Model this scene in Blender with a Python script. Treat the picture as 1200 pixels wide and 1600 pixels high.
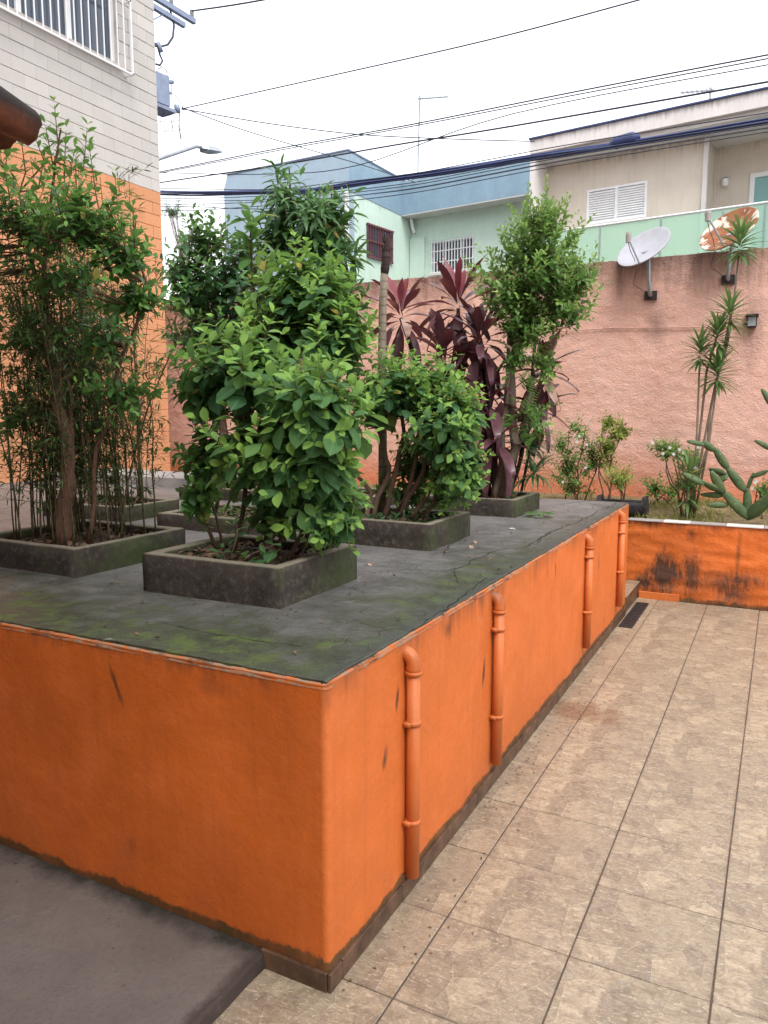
import bpy, math, random
import numpy as np
from mathutils import Vector, Matrix, noise as mn

for o in list(bpy.data.objects): bpy.data.objects.remove(o, do_unlink=True)
S = bpy.context.scene
COL = S.collection
rng = random.Random(11)
nr = np.random.default_rng(5)

# ---------------------------------------------------------------- camera
FPX, CX, CY, H = 1200.0, 600.0, 800.0, 1.85
PITCH = math.atan(158 / FPX)
YAW = math.atan2(625, 158 * math.sin(PITCH) + FPX * math.cos(PITCH))
cam = bpy.data.cameras.new('camera')
cam.sensor_fit = 'VERTICAL'; cam.sensor_height = 32.0; cam.lens = 32.0 * FPX / 1600.0
cam.clip_start = 0.02; cam.clip_end = 1500
camo = bpy.data.objects.new('camera', cam); COL.objects.link(camo)
camo.location = (0, 0, H)
camo.rotation_euler = (math.pi / 2 - PITCH, 0, YAW)
S.camera = camo

# ---------------------------------------------------------------- sky, sun, exposure
SUN_EL, SUN_AZ = math.radians(57), math.radians(138)      # azimuth from +Y towards +X
world = bpy.data.worlds.new('World'); S.world = world; world.use_nodes = True
wt = world.node_tree; wt.nodes.clear()
sky = wt.nodes.new('ShaderNodeTexSky'); sky.sky_type = 'NISHITA'; sky.sun_disc = False
sky.sun_elevation = SUN_EL; sky.sun_rotation = SUN_AZ
sky.air_density = 1.0; sky.dust_density = 6.0; sky.ozone_density = 1.0
hs = wt.nodes.new('ShaderNodeHueSaturation'); hs.inputs['Saturation'].default_value = 0.10
ov = wt.nodes.new('ShaderNodeMix'); ov.data_type = 'RGBA'; ov.inputs[0].default_value = 0.75
ov.inputs[7].default_value = (10.6, 10.9, 11.5, 1)         # even cloud layer
bg = wt.nodes.new('ShaderNodeBackground'); bg.inputs['Strength'].default_value = 0.10
wo = wt.nodes.new('ShaderNodeOutputWorld')
wt.links.new(sky.outputs[0], hs.inputs['Color']); wt.links.new(hs.outputs[0], ov.inputs[6])
wt.links.new(ov.outputs[2], bg.inputs['Color']); wt.links.new(bg.outputs[0], wo.inputs['Surface'])
sl = bpy.data.lights.new('sun', 'SUN'); sl.energy = 1.5; sl.angle = math.radians(28); sl.color = (1, 0.965, 0.91)
so = bpy.data.objects.new('sun', sl); COL.objects.link(so)
sd = Vector((math.sin(SUN_AZ) * math.cos(SUN_EL), math.cos(SUN_AZ) * math.cos(SUN_EL), math.sin(SUN_EL)))
so.rotation_euler = sd.to_track_quat('Z', 'Y').to_euler(); so.location = (0, 0, 30)
S.view_settings.view_transform = 'Standard'; S.view_settings.look = 'None'
S.view_settings.exposure = 1.06; S.view_settings.gamma = 1.0; S.view_settings.use_curve_mapping = False
S.render.engine = 'CYCLES'
S.cycles.max_bounces = 8; S.cycles.transparent_max_bounces = 12

# ---------------------------------------------------------------- photo pixel -> world
_F = np.array([-math.sin(YAW), math.cos(YAW), 0]); _R = np.array([math.cos(YAW), math.sin(YAW), 0])
_Z = np.array([0, 0, 1.0]); CAM = np.array([0, 0, H])
FW = math.cos(PITCH) * _F - math.sin(PITCH) * _Z
UP = math.sin(PITCH) * _F + math.cos(PITCH) * _Z
def ray(x, y): return (x - CX) * _R - (y - CY) * UP + FPX * FW
def onz(x, y, z): d = ray(x, y); return Vector(CAM + d * ((z - H) / d[2]))
def onx(x, y, X): d = ray(x, y); return Vector(CAM + d * (X / d[0]))
def ony(x, y, Y): d = ray(x, y); return Vector(CAM + d * (Y / d[1]))
def depth(p): return float((np.array(p) - CAM) @ FW)
# the street and its houses run about seven degrees off the yard
HO = np.array([-3.55, 18.145, 0.0]); HU = np.array([.9917, -.1288, 0]); HN = np.array([-.1288, -.9917, 0])
def hw(u, z, off): return Vector(HO + HU * u + HN * off + _Z * z)
def hp(x, y, off):
    d = ray(x, y); t = ((HO - CAM) @ HN + off) / (d @ HN); q = CAM + d * t
    return float((q - HO) @ HU), float(q[2])

# ---------------------------------------------------------------- materials
class NTree:
    def __init__(s, name):
        s.m = bpy.data.materials.new(name); s.m.use_nodes = True
        s.t = s.m.node_tree; s.t.nodes.clear()
        s.out = s.t.nodes.new('ShaderNodeOutputMaterial')
    def n(s, typ, ins=None, **kw):
        nd = s.t.nodes.new('ShaderNode' + typ)
        for k, v in kw.items(): setattr(nd, k, v)
        for k, v in (ins or {}).items(): s.put(nd.inputs[k], v)
        return nd
    def put(s, sock, v):
        if isinstance(v, bpy.types.NodeSocket): s.t.links.new(v, sock)
        elif isinstance(v, bpy.types.Node): s.t.links.new(v.outputs[0], sock)
        else:
            if hasattr(v, '__len__') and sock.type == 'RGBA' and len(v) == 3: v = (*v, 1)
            sock.default_value = v
    def mix(s, f, a, b, mode='MIX'):
        nd = s.n('Mix', data_type='RGBA', blend_type=mode)
        s.put(nd.inputs[0], f); s.put(nd.inputs[6], a); s.put(nd.inputs[7], b)
        return nd.outputs[2]
    def math(s, op, a, b=0.0, c=0.0, clamp=False):
        nd = s.n('Math', operation=op, use_clamp=clamp)
        s.put(nd.inputs[0], a); s.put(nd.inputs[1], b); s.put(nd.inputs[2], c)
        return nd.outputs[0]
    def rng(s, v, a, b, c=0.0, d=1.0, smooth=False):
        nd = s.n('MapRange', interpolation_type='SMOOTHSTEP' if smooth else 'LINEAR')
        for k, x in zip(('Value', 'From Min', 'From Max', 'To Min', 'To Max'), (v, a, b, c, d)): s.put(nd.inputs[k], x)
        return nd.outputs[0]
    def pos(s): return s.n('NewGeometry').outputs['Position']
    def obj(s): return s.n('TexCoord').outputs['Object']
    def scale(s, v, sc, loc=(0, 0, 0), rot=(0, 0, 0)):
        nd = s.n('Mapping'); s.put(nd.inputs[0], v); nd.inputs[1].default_value = loc
        nd.inputs[2].default_value = rot; nd.inputs[3].default_value = sc; return nd.outputs[0]
    def noise(s, v, sc, det=4, rough=0.55, dist=0.0):
        return s.n('TexNoise', {'Vector': v, 'Scale': sc, 'Detail': det, 'Roughness': rough, 'Distortion': dist}).outputs[0]
    def xyz(s, v): return s.n('SeparateXYZ', {0: v}).outputs
    def bump(s, h, strength=0.3, dist=0.01, prev=None):
        nd = s.n('Bump', {'Height': h, 'Strength': strength, 'Distance': dist})
        if prev is not None: s.put(nd.inputs['Normal'], prev)
        return nd.outputs[0]
    def principled(s, col, rough=0.8, metal=0.0, normal=None, spec=0.4, **more):
        nd = s.n('BsdfPrincipled', {'Base Color': col, 'Roughness': rough, 'Metallic': metal, 'Specular IOR Level': spec})
        if normal is not None: s.put(nd.inputs['Normal'], normal)
        for k, v in more.items(): s.put(nd.inputs[k.replace('_', ' ')], v)
        s.t.links.new(nd.outputs[0], s.out.inputs[0]); return nd
    def blob(s, p, centre, radii, rot=0.0, ax=(0, 2), soft=0.5, nz=None):
        """mask of an elongated mark on a vertical wall: centre and radii in metres along ax"""
        e = s.xyz(p); a = s.math('SUBTRACT', e[ax[0]], centre[0]); b = s.math('SUBTRACT', e[ax[1]], centre[1])
        c, sn = math.cos(rot), math.sin(rot)
        a2 = s.math('ADD', s.math('MULTIPLY', a, c / radii[0]), s.math('MULTIPLY', b, sn / radii[0]))
        b2 = s.math('ADD', s.math('MULTIPLY', a, -sn / radii[1]), s.math('MULTIPLY', b, c / radii[1]))
        r = s.math('SQRT', s.math('ADD', s.math('MULTIPLY', a2, a2), s.math('MULTIPLY', b2, b2)))
        if nz is not None: r = s.math('ADD', r, s.math('MULTIPLY', s.math('SUBTRACT', nz, 0.5), 1.6))
        return s.rng(r, 1.0, 1.0 - soft, 0, 1)

MATS = {}
def simple(name, col, rough=0.7, metal=0.0, var=0.15, sc=6.0, bump=0.0, bsc=40, spec=0.4):
    t = NTree(name); p = t.obj()
    nz = t.noise(p, sc, 5, 0.6)
    c = t.mix(t.rng(nz, 0.3, 0.7), tuple(v * (1 - var) for v in col), tuple(min(1, v * (1 + var)) for v in col))
    nrm = t.bump(t.noise(p, bsc, 4), bump, 0.01) if bump else None
    t.principled(c, rough, metal, nrm, spec)
    MATS[name] = t.m; return t.m

def plaster(name, col, marks=(), top=None, bottom=None, ax=0, grime=(0.02, 0.015, 0.01), moss=(0.03, 0.035, 0.012),
            fade=(1, 1, 1), blot=0.25, bs=0.35, bscale=28, rough=0.62):
    """painted render: slight colour drift, drips under the top edge, damp line at the foot, scuffs"""
    t = NTree(name); p = t.pos(); e = t.xyz(p)
    big = t.noise(p, 1.3, 4, 0.6); mid = t.noise(p, 7, 5, 0.65)
    c = t.mix(t.rng(big, 0.3, 0.7), tuple(v * (1 - blot) for v in col), col)
    c = t.mix(t.math('MULTIPLY', t.rng(mid, 0.45, 0.8), 0.28), c, tuple(min(1, v * 1.15 + 0.03) for v in col))
    streak = t.noise(t.scale(p, (16, 16, 0.9)), 1.0, 5, 0.7)
    if top is not None:
        z1, reach = top
        g = t.rng(e[2], z1 - reach, z1, 0, 1)
        g = t.math('MULTIPLY', g, t.math('POWER', g, 0.5))
        m = t.rng(t.math('ADD', t.math('MULTIPLY', g, 0.9), t.math('MULTIPLY', t.math('SUBTRACT', streak, 0.5), 1.5)), 0.52, 1.0)
        m = t.math('MULTIPLY', m, t.rng(t.noise(p, 2.1, 3), 0.34, 0.62))
        c = t.mix(t.math('MULTIPLY', m, 0.85), c, grime)
    if bottom is not None:
        z0, reach = bottom
        g = t.rng(e[2], z0 + reach, z0, 0, 1)
        m = t.rng(t.math('ADD', g, t.math('MULTIPLY', t.math('SUBTRACT', t.noise(p, 6, 5, 0.7), 0.5), 1.5)), 0.62, 0.82)
        c = t.mix(t.math('MULTIPLY', m, 0.92), c, moss)
        g2 = t.rng(e[2], z0 + reach * 5, z0, 0, 1)
        c = t.mix(t.math('MULTIPLY', t.math('MULTIPLY', g2, t.rng(mid, 0.35, 0.7)), 0.45), c, tuple(v * .35 for v in col))
    c = t.mix(t.rng(t.noise(p, 2.6, 5, 0.7, 0.6), 0.52, 0.72, 0, 0.22), c, tuple(min(1, v * 1.08 + 0.05) for v in col))
    fs_ = t.noise(t.scale(p, (22, 22, 0.6)), 1.0, 4, 0.65)
    c = t.mix(t.rng(fs_, 0.52, 0.72, 0, 0.22), c, tuple(v * 0.55 for v in col))
    c = t.mix(t.rng(t.noise(p, 85, 3, 0.6), 0.66, 0.74, 0, 0.4), c, tuple(v * 0.4 for v in col))
    nzb = t.noise(t.scale(p, (30, 30, 9)), 1.0, 4, 0.7)
    for cen, rad, rot, soft, amt in marks:
        c = t.mix(t.math('MULTIPLY', t.blob(p, cen, rad, rot, (ax, 2), soft, nzb), amt), c, grime)
    h = t.math('ADD', t.noise(p, bscale, 5, 0.6), t.math('MULTIPLY', t.noise(p, bscale * 5, 3, 0.6), 0.35))
    t.principled(c, t.rng(mid, 0.3, 0.7, rough - 0.08, rough + 0.12), 0, t.bump(h, bs, 0.012), 0.5)
    MATS[name] = t.m; return t.m

def leafmat(name, dark, light, young, trans=0.4, rough=0.42, back=None, vein=True, spec=0.3):
    t = NTree(name)
    r = t.math('FRACT', t.math('ADD', t.n('ObjectInfo').outputs['Random'], t.n('Attribute', attribute_name='lr').outputs['Fac']))
    age = t.n('Attribute', attribute_name='age').outputs['Fac']
    c = t.mix(r, dark, light)
    c = t.mix(age, c, young)
    c = t.mix(t.rng(r, 0.982, 0.988), c, (0.34, 0.27, 0.05))
    p = t.pos()
    if vein:
        mid = t.n('Attribute', attribute_name='mid').outputs['Fac']
        c = t.mix(t.rng(mid, 0.16, 0.04, 0, 0.45), c, tuple(min(1, v * 1.5 + 0.05) for v in light))
    c = t.mix(t.math('MULTIPLY', t.rng(t.noise(p, 18, 3), 0.45, 0.75), 0.35), c, tuple(v * 0.6 for v in dark))
    bf = t.n('NewGeometry').outputs['Backfacing']
    c2 = t.mix(t.math('MULTIPLY', bf, 0.45), c, back or tuple(min(1, v * 1.3 + 0.04) for v in light))
    pr = t.n('BsdfPrincipled', {'Base Color': c2, 'Roughness': rough, 'Specular IOR Level': spec})
    tr = t.n('BsdfTranslucent', {'Color': t.mix(0.5, c, young)})
    mx = t.n('MixShader', {0: trans, 1: pr.outputs[0], 2: tr.outputs[0]})
    t.t.links.new(mx.outputs[0], t.out.inputs[0])
    MATS[name] = t.m; return t.m

def barkmat(name, a, b, sc=30, ring=0.0):
    t = NTree(name); p = t.pos()
    nz = t.noise(t.scale(p, (1, 1, 0.3)), sc, 5, 0.7)
    c = t.mix(t.rng(nz, 0.3, 0.7), a, b)
    if ring:
        z = t.xyz(p)[2]
        w = t.math('FRACT', t.math('ADD', t.math('MULTIPLY', z, ring), t.math('MULTIPLY', t.noise(p, 4, 2), 0.8)))
        c = t.mix(t.rng(w, 0.0, 0.22, 0.8, 0.0), c, tuple(v * 0.35 for v in a))
    t.principled(c, 0.85, 0, t.bump(nz, 0.6, 0.01), 0.2)
    MATS[name] = t.m; return t.m

# ---------------------------------------------------------------- mesh helpers
WLOC = {}
def wl(o): return WLOC.get(o.name, Vector((0, 0, 0)))
def link_mesh(name, me, mat, parent=None, smooth=False):
    o = bpy.data.objects.new(name, me); COL.objects.link(o)
    if mat is not None and not me.materials: me.materials.append(MATS[mat] if isinstance(mat, str) else mat)
    if smooth: me.shade_smooth()
    if parent is not None: o.parent = parent; WLOC[o.name] = wl(parent)
    return o
def thing(name, label, cat, loc=(0, 0, 0), group=None):
    o = bpy.data.objects.new(name, None); COL.objects.link(o); o.empty_display_size = 0.1
    o.location = loc; WLOC[o.name] = Vector(loc)
    return tag(o, label, cat, group)
def tag(o, label=None, cat=None, group=None, kind=None):
    for k, v in (('label', label), ('category', cat), ('group', group), ('kind', kind)):
        if v: o[k] = v
    return o
class MB:
    def __init__(s): s.v = []; s.f = []
    def add(s, vs, fs):
        b = len(s.v); s.v += [Vector(v) for v in vs]; s.f += [tuple(i + b for i in f) for f in fs]; return s
    def box(s, x0, x1, y0, y1, z0, z1):
        return s.add([(x, y, z) for z in (z0, z1) for y in (y0, y1) for x in (x0, x1)],
                     [(0, 2, 3, 1), (4, 5, 7, 6), (0, 1, 5, 4), (2, 6, 7, 3), (0, 4, 6, 2), (1, 3, 7, 5)])
    def hbox(s, u0, u1, o0, o1, z0, z1):
        return s.add([hw(u, z, o) for z in (z0, z1) for o in (o0, o1) for u in (u0, u1)],
                     [(0, 2, 3, 1)[::-1], (4, 5, 7, 6)[::-1], (0, 1, 5, 4)[::-1], (2, 6, 7, 3)[::-1], (0, 4, 6, 2)[::-1], (1, 3, 7, 5)[::-1]])
    def bevelbox(s, x0, x1, y0, y1, z0, z1, b):
        vs = []; fs = []
        prof = [(b, z0), (0, z0 + b), (0, z1 - b), (b, z1)]
        for d, z in prof:
            X0, X1, Y0, Y1 = x0 + d, x1 - d, y0 + d, y1 - d
            vs += [(X0 + b, Y0, z), (X1 - b, Y0, z), (X1, Y0 + b, z), (X1, Y1 - b, z), (X1 - b, Y1, z), (X0 + b, Y1, z), (X0, Y1 - b, z), (X0, Y0 + b, z)]
        for k in range(3):
            for i in range(8):
                j = (i + 1) % 8; fs.append((k * 8 + i, k * 8 + j, k * 8 + 8 + j, k * 8 + 8 + i))
        fs.append(tuple(range(7, -1, -1))); fs.append(tuple(range(24, 32)))
        return s.add(vs, fs)
    def tube(s, pts, rad, n=8, caps=True):
        pts = [Vector(p) for p in pts]
        if not hasattr(rad, '__len__'): rad = [rad] * len(pts)
        vs = []; fs = []; ref = None
        for i, p in enumerate(pts):
            a = pts[max(0, i - 1)]; b = pts[min(len(pts) - 1, i + 1)]
            t = (b - a)
            t = t.normalized() if t.length > 1e-9 else Vector((0, 0, 1))
            if ref is None: ref = Vector((1, 0, 0)) if abs(t.x) < 0.9 else Vector((0, 1, 0))
            x = (ref - t * ref.dot(t))
            x = x.normalized() if x.length > 1e-6 else t.orthogonal().normalized()
            y = t.cross(x); ref = x
            for k in range(n):
                q = 2 * math.pi * k / n
                vs.append(p + (x * math.cos(q) + y * math.sin(q)) * rad[i])
        for i in range(len(pts) - 1):
            for k in range(n):
                k2 = (k + 1) % n
                fs.append((i * n + k, i * n + k2, (i + 1) * n + k2, (i + 1) * n + k))
        if caps:
            fs.append(tuple(range(n - 1, -1, -1))); fs.append(tuple(range((len(pts) - 1) * n, len(pts) * n)))
        return s.add(vs, fs)
    def lathe(s, prof, centre, axis=(0, 0, 1), n=24):
        a = Vector(axis).normalized(); x = a.orthogonal().normalized(); y = a.cross(x); c = Vector(centre)
        vs = []; fs = []
        for r, h in prof:
            for k in range(n):
                q = 2 * math.pi * k / n; vs.append(c + a * h + (x * math.cos(q) + y * math.sin(q)) * max(r, 1e-4))
        for i in range(len(prof) - 1):
            for k in range(n):
                k2 = (k + 1) % n; fs.append((i * n + k, i * n + k2, (i + 1) * n + k2, (i + 1) * n + k))
        return s.add(vs, fs)
    def build(s, name, mat, parent=None, smooth=False):
        off = wl(parent) if parent is not None else Vector((0, 0, 0))
        me = bpy.data.meshes.new(name); me.from_pydata([v - off for v in s.v], [], s.f); me.update()
        return link_mesh(name, me, mat, parent, smooth)
def grid_wall(o, ax_u, ax_v, nu, nv, normal, disp, seeds=0.0):
    """a sheet from o along ax_u and ax_v (vectors), displaced along normal by disp(world point)"""
    o, ax_u, ax_v, normal = Vector(o), Vector(ax_u), Vector(ax_v), Vector(normal)
    m = MB(); vs = []; fs = []
    for j in range(nv + 1):
        for i in range(nu + 1):
            p = o + ax_u * (i / nu) + ax_v * (j / nv)
            vs.append(p + normal * disp(p, i / nu, j / nv))
    for j in range(nv):
        for i in range(nu):
            a = j * (nu + 1) + i; fs.append((a, a + 1, a + nu + 2, a + nu + 1))
    return m.add(vs, fs)
def wig(a, b, n, amp, seed=0, sag=0.0):
    """wiggly path from a to b"""
    a, b = Vector(a), Vector(b); L = (b - a).length; out = []
    for i in range(n + 1):
        t = i / n; p = a.lerp(b, t); w = math.sin(math.pi * t) * amp * L
        q = Vector((mn.noise((t * 2.3, seed, 0)), mn.noise((t * 2.3, seed, 7.1)), mn.noise((t * 2.3, seed, 3.7)))) * w * 2
        out.append(p + q + Vector((0, 0, sag * math.sin(math.pi * t) * L)))
    return out

# ---------------------------------------------------------------- leaves
def leaf_shape(nseg=3, wide=0.5, peak=0.5, fold=0.25, droop=0.15, petiole=0.08, wave=0.0):
    """a leaf of length 1 along +Y; returns vertices and faces"""
    vs = [(0, 0, 0)]; fs = []
    st = [petiole + (1 - petiole) * (k + 1) / (nseg + 1) for k in range(nseg)]
    for t in st:
        q = (t - petiole) / (1 - petiole)
        e = math.log(0.5) / math.log(peak)
        w = wide * 0.5 * math.sin(math.pi * q ** e) ** 0.8
        z = -droop * t * t; wv = wave * math.sin(q * 9)
        vs += [(-w, t, z + fold * w + wv), (0, t, z), (w, t, z + fold * w - wv)]
    vs.append((0, 1 - droop * droop * 0.5, -droop))
    last = len(vs) - 1
    fs += [(0, 2, 1), (0, 3, 2)]
    for k in range(nseg - 1):
        a = 1 + 3 * k; b = a + 3
        fs += [(a, a + 1, b + 1, b), (a + 1, a + 2, b + 2, b + 1)]
    a = 1 + 3 * (nseg - 1)
    fs += [(a, a + 1, last), (a + 1, a + 2, last)]
    return np.array(vs, float), fs
class Leaves:
    """a list of leaf placements: base point, axis, rough normal, size, age"""
    def __init__(s): s.P = []; s.D = []; s.N = []; s.S = []; s.A = []
    def add(s, p, d, n, size, age=0.0):
        s.P.append(tuple(p)); s.D.append(tuple(d)); s.N.append(tuple(n)); s.S.append(size); s.A.append(age)
    def frames(s):
        P = np.array(s.P); D = np.array(s.D); N = np.array(s.N)
        D /= np.linalg.norm(D, axis=1, keepdims=True) + 1e-9
        X = np.cross(D, N); X /= np.linalg.norm(X, axis=1, keepdims=True) + 1e-9
        Nn = np.cross(X, D)
        return P, np.stack([X, D, Nn], axis=2), np.array(s.S), np.array(s.A)
    def mesh(s, name, shape, idx=None, off=(0, 0, 0)):
        P, Rm, Sz, Ag = s.frames()
        if idx is not None: P, Rm, Sz, Ag = P[idx], Rm[idx], Sz[idx], Ag[idx]
        V, Fc = shape; n, k = len(P), len(V)
        W = np.einsum('nij,kj->nki', Rm, V) * Sz[:, None, None] + P[:, None, :] - np.array(off)
        W = W.reshape(-1, 3)
        me = bpy.data.meshes.new(name)
        loops = np.concatenate([np.array(f) for f in Fc]); cnt = np.array([len(f) for f in Fc])
        L = (loops[None, :] + (np.arange(n) * k)[:, None]).ravel()
        tot = np.tile(cnt, n); start = np.concatenate([[0], np.cumsum(tot)[:-1]])
        me.vertices.add(n * k); me.vertices.foreach_set('co', W.ravel().astype(np.float32))
        me.loops.add(len(L)); me.loops.foreach_set('vertex_index', L.astype(np.int32))
        me.polygons.add(len(tot)); me.polygons.foreach_set('loop_start', start.astype(np.int32))
        me.polygons.foreach_set('loop_total', tot.astype(np.int32))
        me.update(calc_edges=True); me.validate()
        a = me.attributes.new('lr', 'FLOAT', 'POINT'); a.data.foreach_set('value', np.repeat(nr.random(n), k).astype(np.float32))
        a = me.attributes.new('age', 'FLOAT', 'POINT'); a.data.foreach_set('value', np.repeat(Ag, k).astype(np.float32))
        a = me.attributes.new('mid', 'FLOAT', 'POINT'); a.data.foreach_set('value', np.tile(np.minimum(1, np.abs(V[:, 0]) * 1e4), n).astype(np.float32))
        me.shade_smooth()
        return me
    def build(s, parent, mat, shape, parts=0, part_shapes=None, name='foliage', part_name='leaf'):
        """the `parts` leaves that face the yard most openly become single leaves, the rest one mass"""
        P, Rm, Sz, Ag = s.frames(); n = len(P); idx = np.arange(n); off = np.array(wl(parent))
        if parts:
            c = P.mean(0); q = (P - CAM); dist = np.linalg.norm(q, axis=1)
            order = np.argsort(dist - 0.15 * nr.random(n)); pick = order[:parts]; rest = np.setdiff1d(idx, pick)
            meshes = {}
            for i in pick:
                young = Ag[i] > 0.45; kk = (int(nr.integers(0, len(part_shapes))), young)
                if kk not in meshes:
                    V, Fc = part_shapes[kk[0]]; me = bpy.data.meshes.new(part_name)
                    me.from_pydata([tuple(v) for v in V], [], Fc); me.materials.append(MATS[mat])
                    a = me.attributes.new('age', 'FLOAT', 'POINT'); a.data.foreach_set('value', np.full(len(V), 0.75 if young else 0.1, np.float32))
                    a = me.attributes.new('mid', 'FLOAT', 'POINT'); a.data.foreach_set('value', np.minimum(1, np.abs(np.array(V)[:, 0]) * 1e4).astype(np.float32))
                    me.shade_smooth(); meshes[kk] = me
                o = bpy.data.objects.new(part_name, meshes[kk]); COL.objects.link(o); o.parent = parent
                M = Matrix(Rm[i].tolist()).to_4x4(); M.translation = Vector(P[i] - off)
                o.matrix_local = M @ Matrix.Scale(float(Sz[i]), 4)
            idx = rest
        if len(idx):
            me = s.mesh(name, shape, idx, off); o = link_mesh(name, me, mat, parent); o['kind'] = 'stuff'
def rv(): return Vector((rng.gauss(0, 1), rng.gauss(0, 1), rng.gauss(0, 1)))
def unit(v): return v.normalized() if v.length > 1e-9 else Vector((0, 0, 1))
def shoot(lv, base, d, length, pairs, size, spread=1.1, gravity=0.15, age_tip=0.7, whorl=2, jitter=0.15, tipshrink=0.5):
    """leaves set in pairs along a shoot, small and young at its tip"""
    d = unit(d); x = d.orthogonal().normalized(); y = d.cross(x); q0 = rng.random() * 6.28
    for k in range(pairs):
        t = k / max(1, pairs - 1); p = base + d * (length * t)
        ang = spread * (1.15 - 0.55 * t)
        for w in range(whorl):
            q = q0 + (k % 2) * math.pi / whorl + w * 2 * math.pi / whorl + rng.gauss(0, 0.15)
            rad = x * math.cos(q) + y * math.sin(q)
            ld = d * math.cos(ang) + rad * math.sin(ang) + Vector((0, 0, -gravity * (1 - t))) + rv() * jitter
            up = d * 1.0 + Vector((0, 0, 0.8)) + rv() * 0.25
            sz = size * (1 - (1 - tipshrink) * t ** 1.5) * rng.uniform(0.55, 1.2)
            lv.add(p, ld, up, sz, age_tip * t ** 2 * rng.uniform(0.6, 1.1))
class Plant:
    """stems grown from base points to crown lobes, with leafy shoots on the lobes"""
    def __init__(s, name, label, cat, base, group=None):
        s.root = thing(name, label, cat, base, group); s.wood = MB(); s.lv = Leaves(); s.limbs = []
    def limb(s, pts, r0, r1, n=7):
        k = len(pts); s.wood.tube(pts, [r0 + (r1 - r0) * i / (k - 1) for i in range(k)], n)
        s.limbs += [Vector(p) for p in pts[1:]]
    def lobe(s, c, r, count, length, pairs, size, up=0.5, shell=0.6, below=-0.5, twig=0.004, **kw):
        c = Vector(c); r = Vector(r)
        for _ in range(count):
            for _try in range(20):
                q = unit(rv())
                if q.z > below: break
            f = (shell + (1 - shell) * rng.random()) if rng.random() < 0.8 else rng.uniform(0.25, shell)
            p = c + Vector((q.x * r.x, q.y * r.y, q.z * r.z)) * f
            d = unit(q + Vector((0, 0, up)) + rv() * 0.25)
            b = p - d * length * 0.6
            L = length * rng.uniform(0.7, 1.2)
            shoot(s.lv, b, d, L, pairs, size, **kw)
            if s.limbs and twig:
                a = min(s.limbs, key=lambda z: (z - b).length + max(0, z.z - b.z) * 2)
                mid = a.lerp(b, 0.5) + rv() * 0.02
                s.wood.tube([a, mid, b, b + d * L * 0.9], [twig, twig * 0.8, twig * 0.6, twig * 0.25], 4, False)
    def done(s, bark, leaf, shape, parts=0, part_shapes=None, trunk='trunk', foliage='crown'):
        s.wood.build(trunk, bark, s.root, True)
        s.lv.build(s.root, leaf, shape, parts, part_shapes, name=foliage)
        return s.root

# ================================================================ material set
ZT = 1.025            # terrace top
FX, FY = -1.188, 1.915  # terrace corner
ORANGE = (0.60, 0.138, 0.020)
def wy(px, py): q = onx(px, py, FX); return (q.y, q.z)
def wx(px, py): q = ony(px, py, FY); return (q.x, q.z)
side_marks = [(wy(621, 1092), (0.014, 0.06), -0.25, 0.7, 0.8), (wy(601, 1188), (0.022, 0.055), -0.2, 0.7, 0.9),
              (wy(756, 1052), (0.02, 0.09), -0.12, 0.7, 0.9), (wy(637, 1050), (0.02, 0.10), 0.0, 0.7, 0.85),
              (wy(771, 985), (0.022, 0.10), 0.0, 0.7, 0.75), (wy(868, 890), (0.02, 0.06), 0, 0.7, 0.6),
              (wy(700, 985), (0.05, 0.045), 0.5, 0.8, 0.6), (wy(935, 880), (0.03, 0.08), 0, 0.8, 0.5)]
front_marks = [(wx(182, 1072), (0.016, 0.085), 0.38, 0.75, 0.95), (wx(205, 1322), (0.03, 0.05), 0, 0.9, 0.35),
               (wx(335, 1075), (0.10, 0.05), 0, 0.9, 0.3), (wx(420, 1150), (0.2, 0.35), 0.2, 0.95, 0.14)]
plaster('side_paint', ORANGE, side_marks, (ZT, 0.34), (0.075, 0.065), ax=1, blot=0.2, bs=0.3)
plaster('front_paint', (0.64, 0.130, 0.012), front_marks, (ZT, 0.18), (0.078, 0.075), ax=0, blot=0.3, bs=0.24)
plaster('bed_paint', (0.62, 0.135, 0.014), [((-0.95, 0.26), (0.20, 0.27), 0, 0.6, 0.92), ((-0.70, 0.28), (0.11, 0.25), 0, 0.7, 0.85), ((-0.3, 0.27), (0.35, 0.10), 0, 0.9, 0.8), ((-0.33, 0.12), (0.2, 0.14), 0, 0.9, 0.8), ((-1.15, 0.15), (0.12, 0.12), 0, 0.7, 0.9), ((0.25, 0.26), (0.18, 0.07), 0, 0.9, 0.7),
        ((-0.45, 0.2), (0.3, 0.08), 0, 0.9, 0.6), ((-0.3, 0.5), (0.03, 0.3), 0, 0.9, 0.6), ((0.15, 0.3), (0.2, 0.1), 0, 0.9, 0.5), ((-0.72, 0.68), (0.05, 0.08), 0, 0.9, 0.6)],
        (0.78, 0.22), (0.0, 0.13), ax=0, blot=0.35, bs=0.9, bscale=12)
t = NTree('worn_lip'); p = t.pos(); nz = t.noise(p, 22, 5, 0.7)
c = t.mix(t.rng(nz, 0.42, 0.56), (0.46, 0.115, 0.025), (0.27, 0.18, 0.12)); c = t.mix(t.rng(t.noise(p, 7, 4, 0.7), 0.52, 0.66), c, (0.06, 0.04, 0.028))
t.principled(c, 0.85, 0, t.bump(nz, 0.6, 0.01), 0.25); MATS['worn_lip'] = t.m
plaster('pipe_paint', (0.58, 0.145, 0.028), (), (1.0, 0.3), None, bs=0.12, blot=0.3, rough=0.5)
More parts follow.
